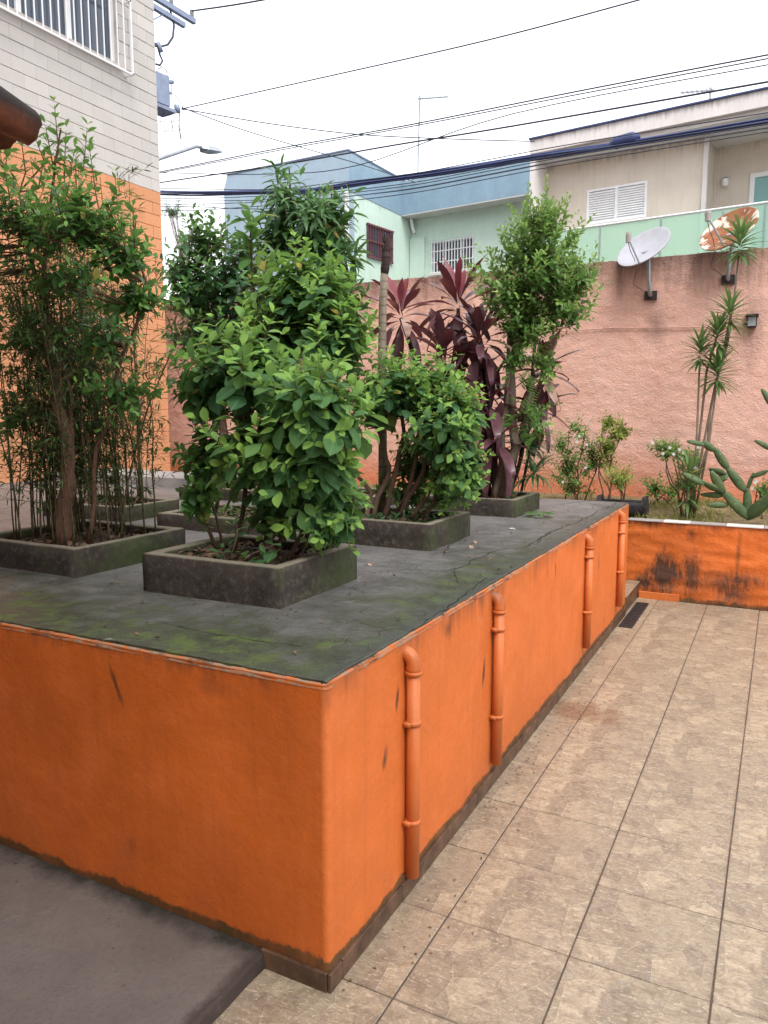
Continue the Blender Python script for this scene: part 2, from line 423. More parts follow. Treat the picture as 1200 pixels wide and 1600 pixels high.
# rough pink boundary wall
t = NTree('pink_render'); p = t.pos(); e = t.xyz(p)
nzb = t.noise(p, 1.1, 5, 0.6); mid = t.noise(p, 6, 5, 0.65)
c = t.mix(t.rng(nzb, 0.3, 0.7), (0.64, 0.36, 0.285), (0.76, 0.46, 0.37))
c = t.mix(t.math('MULTIPLY', t.rng(mid, 0.4, 0.75), 0.5), c, (0.76, 0.51, 0.45))
low = t.math('ADD', t.rng(e[2], 1.75, 0.85, 0, 1), t.math('SUBTRACT', nzb, 0.5))
c = t.mix(t.rng(low, 0.45, 0.95, 0, 0.75), c, (0.62, 0.17, 0.055))
st = t.noise(t.scale(p, (5, 5, 0.7)), 1, 5, 0.7)
g = t.rng(e[2], 2.7, 3.66, 0, 1)
c = t.mix(t.rng(t.math('ADD', t.math('MULTIPLY', g, 0.8), t.math('SUBTRACT', st, 0.5)), 0.42, 0.85, 0, 0.85), c, (0.09, 0.06, 0.05))
for q in [((-1.40, 2.9), (0.22, 0.35), 0, 0.95, 0.5), ((-0.40, 2.8), (0.16, 0.5), 0, 0.95, 0.5)]:
    c = t.mix(t.math('MULTIPLY', t.blob(p, *q[:3], (0, 2), q[3], st), q[4]), c, (0.09, 0.05, 0.04))
h = t.math('ADD', t.noise(t.scale(p, (1, 1, 1.2)), 26, 5, 0.7, 1.0), t.math('MULTIPLY', t.noise(p, 75, 3), 0.3))
t.principled(c, 0.85, 0, t.bump(h, 0.85, 0.025), 0.2); MATS['pink_render'] = t.m
# terrace concrete
t = NTree('terrace_concrete'); p = t.pos(); e = t.xyz(p)
n1 = t.noise(p, 1.4, 5, 0.65); n2 = t.noise(p, 9, 6, 0.7); n3 = t.noise(p, 60, 4)
c = t.mix(t.rng(n1, 0.3, 0.7), (0.095, 0.09, 0.088), (0.19, 0.178, 0.174))
c = t.mix(t.rng(n2, 0.4, 0.75, 0, 0.55), c, (0.165, 0.155, 0.15))
c = t.mix(t.rng(t.noise(p, 3.2, 6, 0.7), 0.52, 0.66, 0, 0.6), c, (0.030, 0.029, 0.028))
c = t.mix(t.rng(n3, 0.52, 0.75, 0, 0.5), c, (0.035, 0.033, 0.033))
c = t.mix(t.rng(t.noise(p, 240, 2), 0.62, 0.72, 0, 0.5), c, (0.24, 0.23, 0.22))
edge = t.math('MAXIMUM', t.rng(e[1], FY + 1.15, FY + 0.05, 0, 1), t.rng(t.math('ADD', e[0], t.math('MULTIPLY', e[1], -0.10)), FX - 1.15, FX - 0.35, 0, 1.0))
mm = t.rng(t.math('ADD', t.math('MULTIPLY', edge, 0.42), t.math('ADD', t.math('MULTIPLY', n1, 0.35), t.math('MULTIPLY', t.noise(p, 4, 5, 0.7), 0.65))), 0.57, 0.85)
c = t.mix(t.math('MULTIPLY', mm, 0.85), c, (0.032, 0.037, 0.016))
c = t.mix(t.math('MULTIPLY', t.rng(t.math('MULTIPLY', mm, n2), 0.46, 0.62), 0.75), c, (0.07, 0.10, 0.018))
rimd = t.rng(e[0], FX - 0.14, FX - 0.04, 0, 1)
c = t.mix(t.math('MULTIPLY', rimd, t.rng(n2, 0.3, 0.6, 0.2, 0.75)), c, (0.035, 0.035, 0.037))
def lines(vec, sc, w, seed):
    q = t.noise(t.scale(vec, (1, 1, 1), seed), sc, 5, 0.55, 0.3)
    return t.rng(t.math('ABSOLUTE', t.math('SUBTRACT', q, 0.5)), w, 0.0, 0, 1)
cr = t.math('MULTIPLY', lines(p, 0.75, 0.0035, (3.1, 0.4, 0)), t.rng(t.noise(p, 0.9, 2), 0.42, 0.5))
cr = t.math('MAXIMUM', cr, t.math('MULTIPLY', lines(p, 0.5, 0.003, (9.1, 5.4, 0)), t.rng(t.noise(t.scale(p, (1, 1, 1), (4, 4, 4)), 0.8, 2), 0.45, 0.5)))
c = t.mix(t.math('MULTIPLY', cr, 0.35), c, (0.03, 0.028, 0.026))
sc_ = t.math('MULTIPLY', lines(p, 1.3, 0.0022, (1.7, 8.2, 0)), t.rng(t.noise(t.scale(p, (1, 1, 1), (2, 7, 1)), 1.6, 3), 0.56, 0.64))
c = t.mix(t.math('MULTIPLY', sc_, 0.55), c, (0.42, 0.41, 0.38))
hh = t.math('SUBTRACT', t.math('ADD', n2, t.math('MULTIPLY', n3, 0.25)), t.math('MULTIPLY', cr, 0.3))
t.principled(c, t.rng(n2, 0.3, 0.7, 0.32, 0.65), 0, t.bump(hh, 0.55, 0.014), 0.5); MATS['terrace_concrete'] = t.m
# planter box concrete
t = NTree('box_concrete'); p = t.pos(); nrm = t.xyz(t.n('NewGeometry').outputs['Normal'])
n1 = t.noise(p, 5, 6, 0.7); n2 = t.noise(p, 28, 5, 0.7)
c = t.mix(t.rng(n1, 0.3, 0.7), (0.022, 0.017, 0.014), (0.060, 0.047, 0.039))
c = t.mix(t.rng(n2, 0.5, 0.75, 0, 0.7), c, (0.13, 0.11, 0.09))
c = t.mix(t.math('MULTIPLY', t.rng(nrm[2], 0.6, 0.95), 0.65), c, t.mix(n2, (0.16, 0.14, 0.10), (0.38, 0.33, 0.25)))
c = t.mix(t.math('MULTIPLY', t.rng(t.math('ADD', t.math('MULTIPLY', nrm[0], 0.18), t.noise(p, 3.5, 5, 0.7)), 0.55, 0.8), 0.75), c, (0.045, 0.062, 0.02))
t.principled(c, 0.85, 0, t.bump(t.math('ADD', n1, t.math('MULTIPLY', n2, 0.6)), 0.6, 0.015), 0.25); MATS['box_concrete'] = t.m
# paving tiles: pressed stone pattern, each tile its own piece of it
t = NTree('floor_tile'); oi = t.n('ObjectInfo').outputs['Random']
co = t.obj(); sh = t.n('CombineXYZ', {0: t.math('MULTIPLY', t.math('FLOOR', t.math('MULTIPLY', oi, 3.99)), 3.7), 1: t.math('MULTIPLY', t.math('FLOOR', t.math('MULTIPLY', oi, 1.99)), 1.3), 2: 0.0})
p = t.n('VectorMath', {0: co, 1: sh.outputs[0]}, operation='ADD').outputs[0]
p2 = t.scale(p, (1, 0.62, 1), (0, 0, 0), (0, 0, 0.42))
vo = t.n('TexVoronoi', {'Vector': p2, 'Scale': 8.0, 'Randomness': 0.75}, feature='F1')
ve = t.n('TexVoronoi', {'Vector': p2, 'Scale': 8.0, 'Randomness': 0.75}, feature='DISTANCE_TO_EDGE')
cell = t.xyz(vo.outputs['Color'])
w1 = t.noise(t.scale(p, (1, 2.4, 1), (0, 0, 0), (0, 0, 0.5)), 9, 6, 0.68, 1.4)
w2 = t.noise(p, 34, 6, 0.7, 0.8)
c = t.mix(cell[0], (0.26, 0.198, 0.130), (0.335, 0.262, 0.178))
c = t.mix(t.rng(w1, 0.36, 0.64, 0, 0.9), c, t.mix(cell[1], (0.20, 0.158, 0.122), (0.44, 0.352, 0.245)))
c = t.mix(t.rng(t.noise(p, 11, 6, 0.72, 1.0), 0.46, 0.64, 0, 0.6), c, (0.14, 0.10, 0.072))
c = t.mix(t.rng(w2, 0.5, 0.72, 0, 0.75), c, (0.15, 0.105, 0.07))
c = t.mix(t.rng(t.noise(t.scale(p, (1, 3, 1), (0, 0, 0), (0, 0, 0.35)), 22, 5, 0.7, 2.0), 0.54, 0.63, 0, 0.65), c, (0.52, 0.43, 0.315))
c = t.mix(t.rng(t.noise(p, 15, 4, 0.6, 2.2), 0.57, 0.68, 0, 0.6), c, (0.21, 0.175, 0.15))
c = t.mix(t.rng(ve.outputs[0], 0.02, 0.0, 0, 0.18), c, (0.45, 0.38, 0.29))
wp = t.pos()
ex = t.xyz(co); ed = t.math('MAXIMUM', t.math('ABSOLUTE', ex[0]), t.math('ABSOLUTE', ex[1]))
c = t.mix(t.math('MULTIPLY', t.rng(t.math('ADD', ed, t.math('MULTIPLY', t.math('SUBTRACT', t.noise(wp, 16, 5, 0.7), 0.5), 0.05)), 0.209, 0.227), t.rng(t.noise(wp, 1.9, 3), 0.35, 0.7, 0.05, 0.5)), c, (0.11, 0.08, 0.06))
c = t.mix(t.rng(t.noise(wp, 160, 2), 0.70, 0.76, 0, 0.5), c, (0.08, 0.06, 0.045))
dirt = t.rng(t.noise(wp, 0.9, 5, 0.65), 0.5, 0.75, 0, 0.5)
c = t.mix(dirt, c, (0.17, 0.125, 0.095))
wet = t.blob(wp, tuple(onz(900, 1110, 0))[:2], (0.30, 0.20), 0.1, (0, 1), 0.5, t.noise(wp, 7, 4))
c = t.mix(t.math('MULTIPLY', wet, 0.55), c, (0.13, 0.065, 0.035))
hh = t.math('ADD', t.math('ADD', w1, t.math('MULTIPLY', w2, 0.35)), t.rng(ve.outputs[0], 0.03, 0.0, 0, 0.16))
rgh = t.math('SUBTRACT', t.rng(w2, 0.3, 0.7, 0.20, 0.42), t.math('MULTIPLY', wet, 0.2))
t.principled(c, rgh, 0, t.bump(hh, 0.45, 0.010), 0.6); MATS['floor_tile'] = t.m
simple('grout', (0.085, 0.06, 0.045), 0.9, 0, 0.4, 9)
# grey concrete ramp
t = NTree('ramp_concrete'); p = t.pos(); e = t.xyz(p)
n1 = t.noise(p, 2.0, 6, 0.65); n2 = t.noise(p, 50, 5, 0.7)
c = t.mix(t.rng(n1, 0.3, 0.7), (0.105, 0.085, 0.077), (0.155, 0.128, 0.115))
c = t.mix(t.rng(n2, 0.5, 0.75, 0, 0.35), c, (0.07, 0.058, 0.052))
c = t.mix(t.math('MULTIPLY', lines(p, 2.2, 0.003, (5, 1, 0)), t.rng(t.noise(p, 2.6, 3), 0.6, 0.66, 0, 0.5)), c, (0.36, 0.33, 0.3))
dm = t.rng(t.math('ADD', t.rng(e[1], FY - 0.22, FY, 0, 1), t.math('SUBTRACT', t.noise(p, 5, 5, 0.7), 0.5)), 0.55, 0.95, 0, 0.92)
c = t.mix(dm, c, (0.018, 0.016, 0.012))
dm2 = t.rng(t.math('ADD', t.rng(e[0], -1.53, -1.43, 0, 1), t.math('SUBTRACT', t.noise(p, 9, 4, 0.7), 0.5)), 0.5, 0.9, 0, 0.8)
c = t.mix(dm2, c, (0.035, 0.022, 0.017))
c = t.mix(t.rng(t.noise(p, 190, 2), 0.6, 0.7, 0, 0.5), c, (0.05, 0.042, 0.038))
c = t.mix(t.rng(t.noise(p, 7, 6, 0.75), 0.55, 0.68, 0, 0.35), c, (0.08, 0.066, 0.06))
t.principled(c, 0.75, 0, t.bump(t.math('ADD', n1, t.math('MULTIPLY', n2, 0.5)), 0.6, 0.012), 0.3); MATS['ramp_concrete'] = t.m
simple('skirting', (0.085, 0.046, 0.027), 0.45, 0, 0.6, 11, 0.3)
simple('soil', (0.055, 0.036, 0.024), 0.95, 0, 0.5, 20, 0.8, 50)
simple('lawn_soil', (0.16, 0.12, 0.06), 0.95, 0, 0.5, 7, 0.8, 40)
simple('litter', (0.12, 0.07, 0.04), 0.8, 0, 0.5, 9)
simple('coping_white', (0.62, 0.60, 0.57), 0.35, 0, 0.08)
simple('coping_grey', (0.30, 0.27, 0.26), 0.45, 0, 0.2)
simple('black_wood', (0.022, 0.018, 0.02), 0.8, 0, 0.5, 12, 0.8, 30)
simple('dark_iron', (0.035, 0.028, 0.027), 0.55, 0.3, 0.3, 20, 0.2)
simple('white_metal', (0.72, 0.72, 0.74), 0.35, 0.0, 0.05)
simple('grey_metal', (0.33, 0.35, 0.38), 0.45, 0.5, 0.15)
simple('blue_grey_metal', (0.22, 0.26, 0.36), 0.5, 0.1, 0.15)
simple('cable_black', (0.03, 0.035, 0.055), 0.6)
simple('cable_blue', (0.035, 0.05, 0.14), 0.55)
plaster('beige_wall', (0.68, 0.60, 0.52), (), (7.5, 0.7), None, blot=0.12, bs=0.25, rough=0.8, grime=(0.28, 0.24, 0.21))
plaster('fascia', (0.70, 0.66, 0.64), (), (7.9, 0.5), None, blot=0.15, bs=0.2, rough=0.8, grime=(0.20, 0.17, 0.16))
simple('soffit', (0.60, 0.57, 0.55), 0.85, 0, 0.06)
plaster('mint_wall', (0.55, 0.69, 0.60), (), (7.5, 0.7), None, blot=0.10, bs=0.2, rough=0.8, grime=(0.30, 0.36, 0.33))
plaster('blue_wall', (0.22, 0.33, 0.42), (), (8.4, 0.8), None, blot=0.15, bs=0.15, rough=0.75, grime=(0.42, 0.48, 0.52))
plaster('pale_blue_wall', (0.33, 0.43, 0.52), (), (9.0, 0.8), None, blot=0.10, bs=0.15, rough=0.75, grime=(0.22, 0.28, 0.33))
simple('white_paint', (0.82, 0.82, 0.84), 0.5, 0, 0.05)
simple('red_iron', (0.14, 0.045, 0.05), 0.55, 0, 0.3)
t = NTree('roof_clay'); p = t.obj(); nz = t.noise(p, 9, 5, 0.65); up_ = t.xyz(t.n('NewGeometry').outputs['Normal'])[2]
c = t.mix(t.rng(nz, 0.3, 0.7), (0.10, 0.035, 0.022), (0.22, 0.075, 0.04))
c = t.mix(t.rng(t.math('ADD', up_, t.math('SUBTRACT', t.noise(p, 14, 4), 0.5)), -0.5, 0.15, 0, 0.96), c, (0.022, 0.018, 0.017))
t.principled(c, 0.85, 0, t.bump(nz, 0.5, 0.015), 0.2); MATS['roof_clay'] = t.m
simple('wood_beam', (0.13, 0.075, 0.045), 0.75, 0, 0.3, 6, 0.3)
simple('asphalt', (0.05, 0.05, 0.052), 0.9, 0, 0.3, 5, 0.4, 80)
simple('pavement', (0.28, 0.27, 0.26), 0.9, 0, 0.2, 3, 0.3, 60)
simple('earth', (0.13, 0.115, 0.09), 0.95, 0, 0.3, 2)
simple('pale_slab', (0.30, 0.29, 0.285), 0.8, 0, 0.2, 4, 0.3, 40)
simple('curtain', (0.55, 0.52, 0.50), 0.9, 0, 0.2, 3)
simple('mortar', (0.47, 0.42, 0.385), 0.95, 0, 0.2, 5, 0.3)
simple('mortar_orange', (0.58, 0.26, 0.13), 0.95, 0, 0.2, 5, 0.3)
def blockmat(name, col):
    t = NTree(name); p = t.pos(); r = t.n('ObjectInfo').outputs['Random']
    c = t.mix(r, tuple(v * 0.93 for v in col), tuple(min(1, v * 1.05) for v in col))
    c = t.mix(t.rng(t.noise(p, 2.2, 5, 0.65), 0.4, 0.75, 0, 0.3), c, tuple(v * 0.75 for v in col))
    t.principled(c, 0.85, 0, t.bump(t.noise(p, 45, 5, 0.7), 0.4, 0.012), 0.2); MATS[name] = t.m
blockmat('block_cream', (0.55, 0.52, 0.495)); blockmat('block_orange', (0.64, 0.30, 0.155))
# glass
t = NTree('window_glass'); t.principled((0.05, 0.07, 0.10), 0.08, 0, None, 0.6); MATS['window_glass'] = t.m
t = NTree('balcony_glass'); pr = t.n('BsdfPrincipled', {'Base Color': (0.55, 0.72, 0.62, 1), 'Roughness': 0.12, 'Specular IOR Level': 0.5})
tr = t.n('BsdfTransparent', {'Color': (0.74, 0.93, 0.84, 1)})
mx = t.n('MixShader', {0: 0.58, 1: pr.outputs[0], 2: tr.outputs[0]}); t.t.links.new(mx.outputs[0], t.out.inputs[0]); MATS['balcony_glass'] = t.m
simple('dish_grey', (0.38, 0.38, 0.42), 0.5, 0.1, 0.1, 8)
t = NTree('dish_rusty'); p = t.obj(); nz = t.noise(p, 4.5, 6, 0.6, 0.5)
m = t.rng(nz, 0.43, 0.48); c = t.mix(m, (0.62, 0.55, 0.47), t.mix(t.noise(p, 12, 5), (0.10, 0.035, 0.03), (0.42, 0.16, 0.06)))
t.principled(c, 0.75, 0, t.bump(nz, 0.4, 0.01), 0.3); MATS['dish_rusty'] = t.m
# plants
leafmat('leaf_broad', (0.028, 0.090, 0.040), (0.075, 0.185, 0.070), (0.28, 0.47, 0.085), 0.40, 0.68, (0.16, 0.25, 0.13))
leafmat('leaf_tree', (0.035, 0.10, 0.025), (0.075, 0.19, 0.045), (0.22, 0.40, 0.08), 0.36, 0.35)
leafmat('leaf_deep', (0.020, 0.062, 0.030), (0.045, 0.12, 0.045), (0.16, 0.33, 0.07), 0.3, 0.32)
leafmat('leaf_lance', (0.035, 0.10, 0.035), (0.075, 0.17, 0.055), (0.15, 0.30, 0.08), 0.33, 0.35)
leafmat('leaf_bamboo', (0.016, 0.042, 0.014), (0.045, 0.09, 0.022), (0.14, 0.22, 0.04), 0.35, 0.45)
leafmat('leaf_privet', (0.055, 0.145, 0.035), (0.125, 0.26, 0.06), (0.32, 0.46, 0.11), 0.36, 0.35)
leafmat('leaf_maroon', (0.026, 0.011, 0.015), (0.075, 0.024, 0.034), (0.30, 0.03, 0.035), 0.18, 0.24, (0.15, 0.06, 0.07))
leafmat('leaf_dead', (0.30, 0.19, 0.15), (0.42, 0.28, 0.22), (0.5, 0.3, 0.25), 0.25, 0.7)
leafmat('leaf_spiky', (0.04, 0.10, 0.035), (0.09, 0.19, 0.055), (0.24, 0.34, 0.10), 0.3, 0.4)
leafmat('leaf_yellow', (0.10, 0.17, 0.035), (0.20, 0.28, 0.05), (0.40, 0.42, 0.08), 0.4, 0.45)
leafmat('leaf_grass', (0.08, 0.13, 0.025), (0.19, 0.22, 0.05), (0.33, 0.28, 0.10), 0.35, 0.6)
leafmat('petal_white', (0.75, 0.75, 0.72), (0.8, 0.8, 0.78), (0.8, 0.8, 0.78), 0.3, 0.6)
barkmat('bark_brown', (0.075, 0.045, 0.032), (0.15, 0.095, 0.07))
barkmat('bark_red', (0.10, 0.05, 0.032), (0.19, 0.10, 0.07), 40)
barkmat('bark_pale', (0.13, 0.10, 0.075), (0.26, 0.20, 0.15), 25)
barkmat('bark_ring', (0.15, 0.12, 0.095), (0.28, 0.23, 0.18), 20, 18)
barkmat('cane', (0.05, 0.045, 0.022), (0.13, 0.10, 0.05), 30, 9)
barkmat('dark_stem', (0.022, 0.016, 0.016), (0.06, 0.04, 0.036), 30, 22)
t = NTree('cactus_skin'); p = t.obj()
c = t.mix(t.rng(t.noise(p, 6, 5), 0.3, 0.7), (0.04, 0.075, 0.03), (0.09, 0.13, 0.05))
vd = t.n('TexVoronoi', {'Vector': p, 'Scale': 26.0}, feature='F1').outputs[0]
c = t.mix(t.rng(vd, 0.16, 0.08), c, (0.3, 0.3, 0.2))
t.principled(c, 0.55, 0, t.bump(vd, 0.25, 0.01), 0.3); MATS['cactus_skin'] = t.m

# ================================================================ the setting
def struct(m, name, mat, smooth=False):
    o = m.build(name, mat, None, smooth); o['kind'] = 'structure'; return o
struct(MB().add([(-400, -400, -0.03), (400, -400, -0.03), (400, 500, -0.03), (-400, 500, -0.03)], [(0, 1, 2, 3)]), 'ground', 'earth')
STREET = 0.9
m = MB(); m.add([(-120, 10.2, STREET), (120, 10.2, STREET), (120, 200, STREET), (-120, 200, STREET), (-120, 10.2, -0.02), (120, 10.2, -0.02)], [(0, 1, 2, 3), (4, 5, 1, 0)])
struct(m, 'street', 'asphalt')
struct(MB().box(-60, 60, 10.0, 11.7, 0, STREET + 0.12), 'pavement', 'pavement')
# floor: grout bed and the tiles on it
floor = struct(MB().box(-1.6, 4.6, -3.0, 7.9, -0.025, -0.004), 'floor', 'grout')
TS, GAP = 0.45, 0.0055
tm = MB().bevelbox(-TS / 2 + GAP / 2, TS / 2 - GAP / 2, -TS / 2 + GAP / 2, TS / 2 - GAP / 2, -0.012, 0.0, 0.0022)
tme = bpy.data.meshes.new('tile'); tme.from_pydata(tm.v, [], tm.f); tme.materials.append(MATS['floor_tile'])
TX = [-0.993 + TS * k for k in range(-1, 8)]; TY = [2.432 + 0.448 * k for k in range(-5, 14)]
tcut = {}
def tile_at(x0, x1, y0, y1, key=None):
    w, d = x1 - x0, y1 - y0
    if abs(w - TS) < 1e-3 and abs(d - 0.448) < 1e-3: me = tme
    else:
        k = (round(w, 3), round(d, 3))
        if k not in tcut:
            mm_ = MB().bevelbox(-w / 2 + GAP / 2, w / 2 - GAP / 2, -d / 2 + GAP / 2, d / 2 - GAP / 2, -0.012, 0, 0.0022)
            me = bpy.data.meshes.new('tile'); me.from_pydata(mm_.v, [], mm_.f); me.materials.append(MATS['floor_tile']); tcut[k] = me
        me = tcut[k]
    o = bpy.data.objects.new('tile', me); COL.objects.link(o); o.parent = floor
    o.location = ((x0 + x1) / 2, (y0 + y1) / 2, rng.uniform(-0.0008, 0.0008))
    o.rotation_euler = (rng.gauss(0, 0.0012), rng.gauss(0, 0.0012), rng.gauss(0, 0.0015))
for i in range(len(TX) - 1):
    for j in range(len(TY) - 1):
        x0, x1, y0, y1 = TX[i], TX[i + 1], TY[j], TY[j + 1]
        if i == 0: x0 = FX - 0.02 if y0 > FY else -1.443
        if y0 > 7.83: continue
        tile_at(x0, x1, y0, min(y1, 7.838))
# grey ramp slab beside the terrace front
m = MB(); nu, nv = 60, 40
x0, x1, y0, y1 = -8.0, -1.440, -2.0, FY - 0.002
vs = []; fs = []
for j in range(nv + 1):
    for i in range(nu + 1):
        x = x0 + (x1 - x0) * i / nu; y = y0 + (y1 - y0) * j / nv
        z = 0.062 + (x1 - x) * 0.009 + mn.noise((x * 1.5, y * 1.5, 0)) * 0.003
        if i == nu: x += mn.noise((y * 7, 3, 1)) * 0.007 + mn.noise((y * 25, 3, 1)) * 0.005
        vs.append((x, y, z))
for j in range(nv):
    for i in range(nu):
        a = j * (nu + 1) + i; fs.append((a, a + 1, a + nu + 2, a + nu + 1))
m.add(vs, fs)
vs = []; fs = []
for j in range(nv + 1):
    b = m.v[j * (nu + 1) + nu]; vs += [b, (b.x + 0.006, b.y, b.z - 0.014), (b.x + 0.008, b.y, -0.02)]
for j in range(nv):
    for k in range(2): fs.append((j * 3 + k, j * 3 + k + 1, j * 3 + k + 4, j * 3 + k + 3))
m.add(vs, fs)
struct(m, 'ramp', 'ramp_concrete')

# ================================================================ raised terrace
terr = thing('raised_terrace', 'long orange painted masonry terrace with a mossy grey concrete top', 'terrace', (FX, FY, 0))
BX, BY = -9.0, 7.1
def dz(p, u, v):
    k = min(1, min(u, 1 - u) * 60)
    return (mn.noise((p.x * 3, p.y * 3, p.z * 3)) * 0.004 + mn.noise((p.x * 11, p.y * 11, p.z * 11)) * 0.0018) * k
wt_ = ZT - 0.006
R_ = 0.02
m = grid_wall((FX, FY + R_, 0.0), (0, BY - FY - R_, 0), (0, 0, wt_), 150, 30, (1, 0, 0), dz)
m.add([(FX, BY, 0), (FX - 0.3, BY, 0), (FX - 0.3, BY, wt_), (FX, BY, wt_)], [(0, 1, 2, 3)])
# rounded corner
vs = []; fs = []
for k in range(7):
    a = math.pi / 2 * k / 6
    for z in (0, wt_): vs.append((FX - R_ + R_ * math.cos(a), FY + R_ - R_ * math.sin(a), z))
for k in range(6): fs.append((2 * k, 2 * k + 1, 2 * k + 3, 2 * k + 2)[::-1])
m.add(vs, fs)
m.build('side_wall', 'side_paint', terr, True)
m = grid_wall((BX, FY, 0.0), (FX - R_ - BX, 0, 0), (0, 0, wt_), 170, 30, (0, -1, 0), dz)
m.build('front_wall', 'front_paint', terr, True)
MB().box(BX, FX - 0.13, FY + 0.13, BY - 0.002, 0, wt_ - 0.02).build('core', 'box_concrete', terr)
# worn mortar lip between paint and screed
path = [(FX, BY - k * 0.03) for k in range(int((BY - FY) / 0.03))] + [(FX - R_ + R_ * math.cos(a), FY + R_ - R_ * math.sin(a)) for a in (0, .5, 1.0, 1.57)] + [(FX - R_ - k * 0.03, FY) for k in range(1, int((FX - BX) / 0.03))]
vs = []; fs = []
for k, (x, y) in enumerate(path):
    q1, q2 = 0.004 * mn.noise((x * 13, y * 13, 0)), 0.004 * mn.noise((x * 31, y * 31, 5)); ix = -1 if y > FY + 1e-6 else 0; iy = 1 if x < FX - 1e-6 else 0
    for d, z in ((-0.0015, wt_ - 0.014), (0.001 + q1, wt_ - 0.003 + q1), (0.008 + q2, wt_ + 0.003 + q2), (0.03, wt_ + 0.001), (0.13, wt_ - 0.006)): vs.append((x + ix * d, y + iy * d, z))
for k in range(len(path) - 1):
    for j in range(4): fs.append((5 * k + j, 5 * k + j + 1, 5 * k + j + 6, 5 * k + j + 5))
MB().add(vs, fs).build('lip', 'worn_lip', terr, True)
# top screed with a ragged, chipped edge
nu, nv = 150, 105; vs = []; fs = []
for j in range(nv + 1):
    for i in range(nu + 1):
        u, v = (i / nu), (j / nv)
        x = BX + (FX - 0.006 - BX) * (1 - (1 - u) ** 1.5); y = FY + 0.008 + (BY - FY - 0.008) * v ** 1.4
        if i == nu: x -= 0.003 + 0.016 * max(0, mn.noise((y * 6, 2, 0))) + 0.014 * max(0, mn.noise((y * 23, 5, 0)))
        if j == 0: y += 0.006 + 0.014 * max(0, mn.noise((x * 6, 9, 0))) + 0.012 * max(0, mn.noise((x * 21, 4, 0)))
        z = ZT + 0.004 + mn.noise((x * 0.9, y * 0.9, 0)) * 0.006 + mn.noise((x * 4, y * 4, 2)) * 0.002
        if i == nu or j == 0: z -= 0.003
        vs.append((x, y, z))
for j in range(nv):
    for i in range(nu):
        a = j * (nu + 1) + i; fs.append((a, a + 1, a + nu + 2, a + nu + 1))
m = MB().add(vs, fs)
rim = [j * (nu + 1) + nu for j in range(nv, -1, -1)] + [i for i in range(nu - 1, -1, -1)]
vs2 = []; fs2 = []
for r in rim: vs2 += [Vector(vs[r]), Vector((vs[r][0], vs[r][1], ZT - 0.012))]
for k in range(len(rim) - 1): fs2.append((2 * k, 2 * k + 2, 2 * k + 3, 2 * k + 1))
m.add(vs2, fs2)
m.build('top_slab', 'terrace_concrete', terr, True)
# cracks and a patched hole in the screed
def crack(pts, w):
    P_ = [onz(x, y, ZT) for x, y in pts]; out = []
    for i in range(len(P_) - 1):
        n_ = max(3, int((P_[i + 1] - P_[i]).length / 0.03))
        for k in range(n_):
            q = P_[i].lerp(P_[i + 1], k / n_); out.append(q + Vector((mn.noise((q.x * 14, q.y * 14, 1)), mn.noise((q.x * 14, q.y * 14, 6)), 0)) * 0.022)
    out.append(P_[-1]); vs = []; fs = []
    for i, q in enumerate(out):
        d = (out[min(i + 1, len(out) - 1)] - out[max(0, i - 1)]); s_ = Vector((-d.y, d.x, 0)).normalized() * w * (0.35 + 0.9 * rng.random()) * math.sin(math.pi * (0.04 + 0.92 * i / len(out))) ** 0.4
        z = ZT + 0.004 + mn.noise((q.x * 0.9, q.y * 0.9, 0)) * 0.006 + mn.noise((q.x * 4, q.y * 4, 2)) * 0.002 + 0.0022
        vs += [(q.x - s_.x, q.y - s_.y, z), (q.x + s_.x, q.y + s_.y, z)]
    for i in range(len(out) - 1): fs.append((2 * i, 2 * i + 1, 2 * i + 3, 2 * i + 2))
    MB().add(vs, fs).build('crack', 'crack_dark', terr)
simple('crack_dark', (0.012, 0.011, 0.010), 0.95)
crack([(567, 885), (633, 892), (692, 895), (717, 890), (746, 875), (775, 860), (821, 856), (858, 833), (900, 818), (935, 800), (962, 788)], .0035)
crack([(708, 893), (711, 903), (716, 913)], .003); crack([(846, 792), (905, 786), (950, 781)], .004)
crack([(243, 975), (347, 995), (433, 1008), (470, 1012)], .0022); crack([(640, 990), (700, 950), (735, 925), (760, 905)], .003)
crack([(690, 870), (705, 850), (720, 845)], .003); crack([(838, 850), (850, 838), (870, 830)], .004)
# skirting tiles along the foot, cut to the floor joints
ys = [FY - 0.010] + [y for y in TY if FY + 0.05 < y < BY] + [BY]
for a, b in zip(ys[:-1], ys[1:]):
    hgt = 0.068 + rng.uniform(-0.003, 0.003)
    MB().bevelbox(FX - 0.001, FX + 0.012, a + 0.0015, b - 0.0015, -0.003, hgt, 0.002).build('skirting_tile', 'skirting', terr)
for a, b in ((-1.447, FX - 0.003),):
    MB().bevelbox(a, b, FY - 0.012, FY + 0.001, -0.003, 0.066, 0.002).build('skirting_tile', 'skirting', terr)
# pale raised slab at the far side, below the block of flats
MB().box(-8.6, -5.2, 6.35, 7.05, ZT, ZT + 0.10).build('step', 'pale_slab', terr)

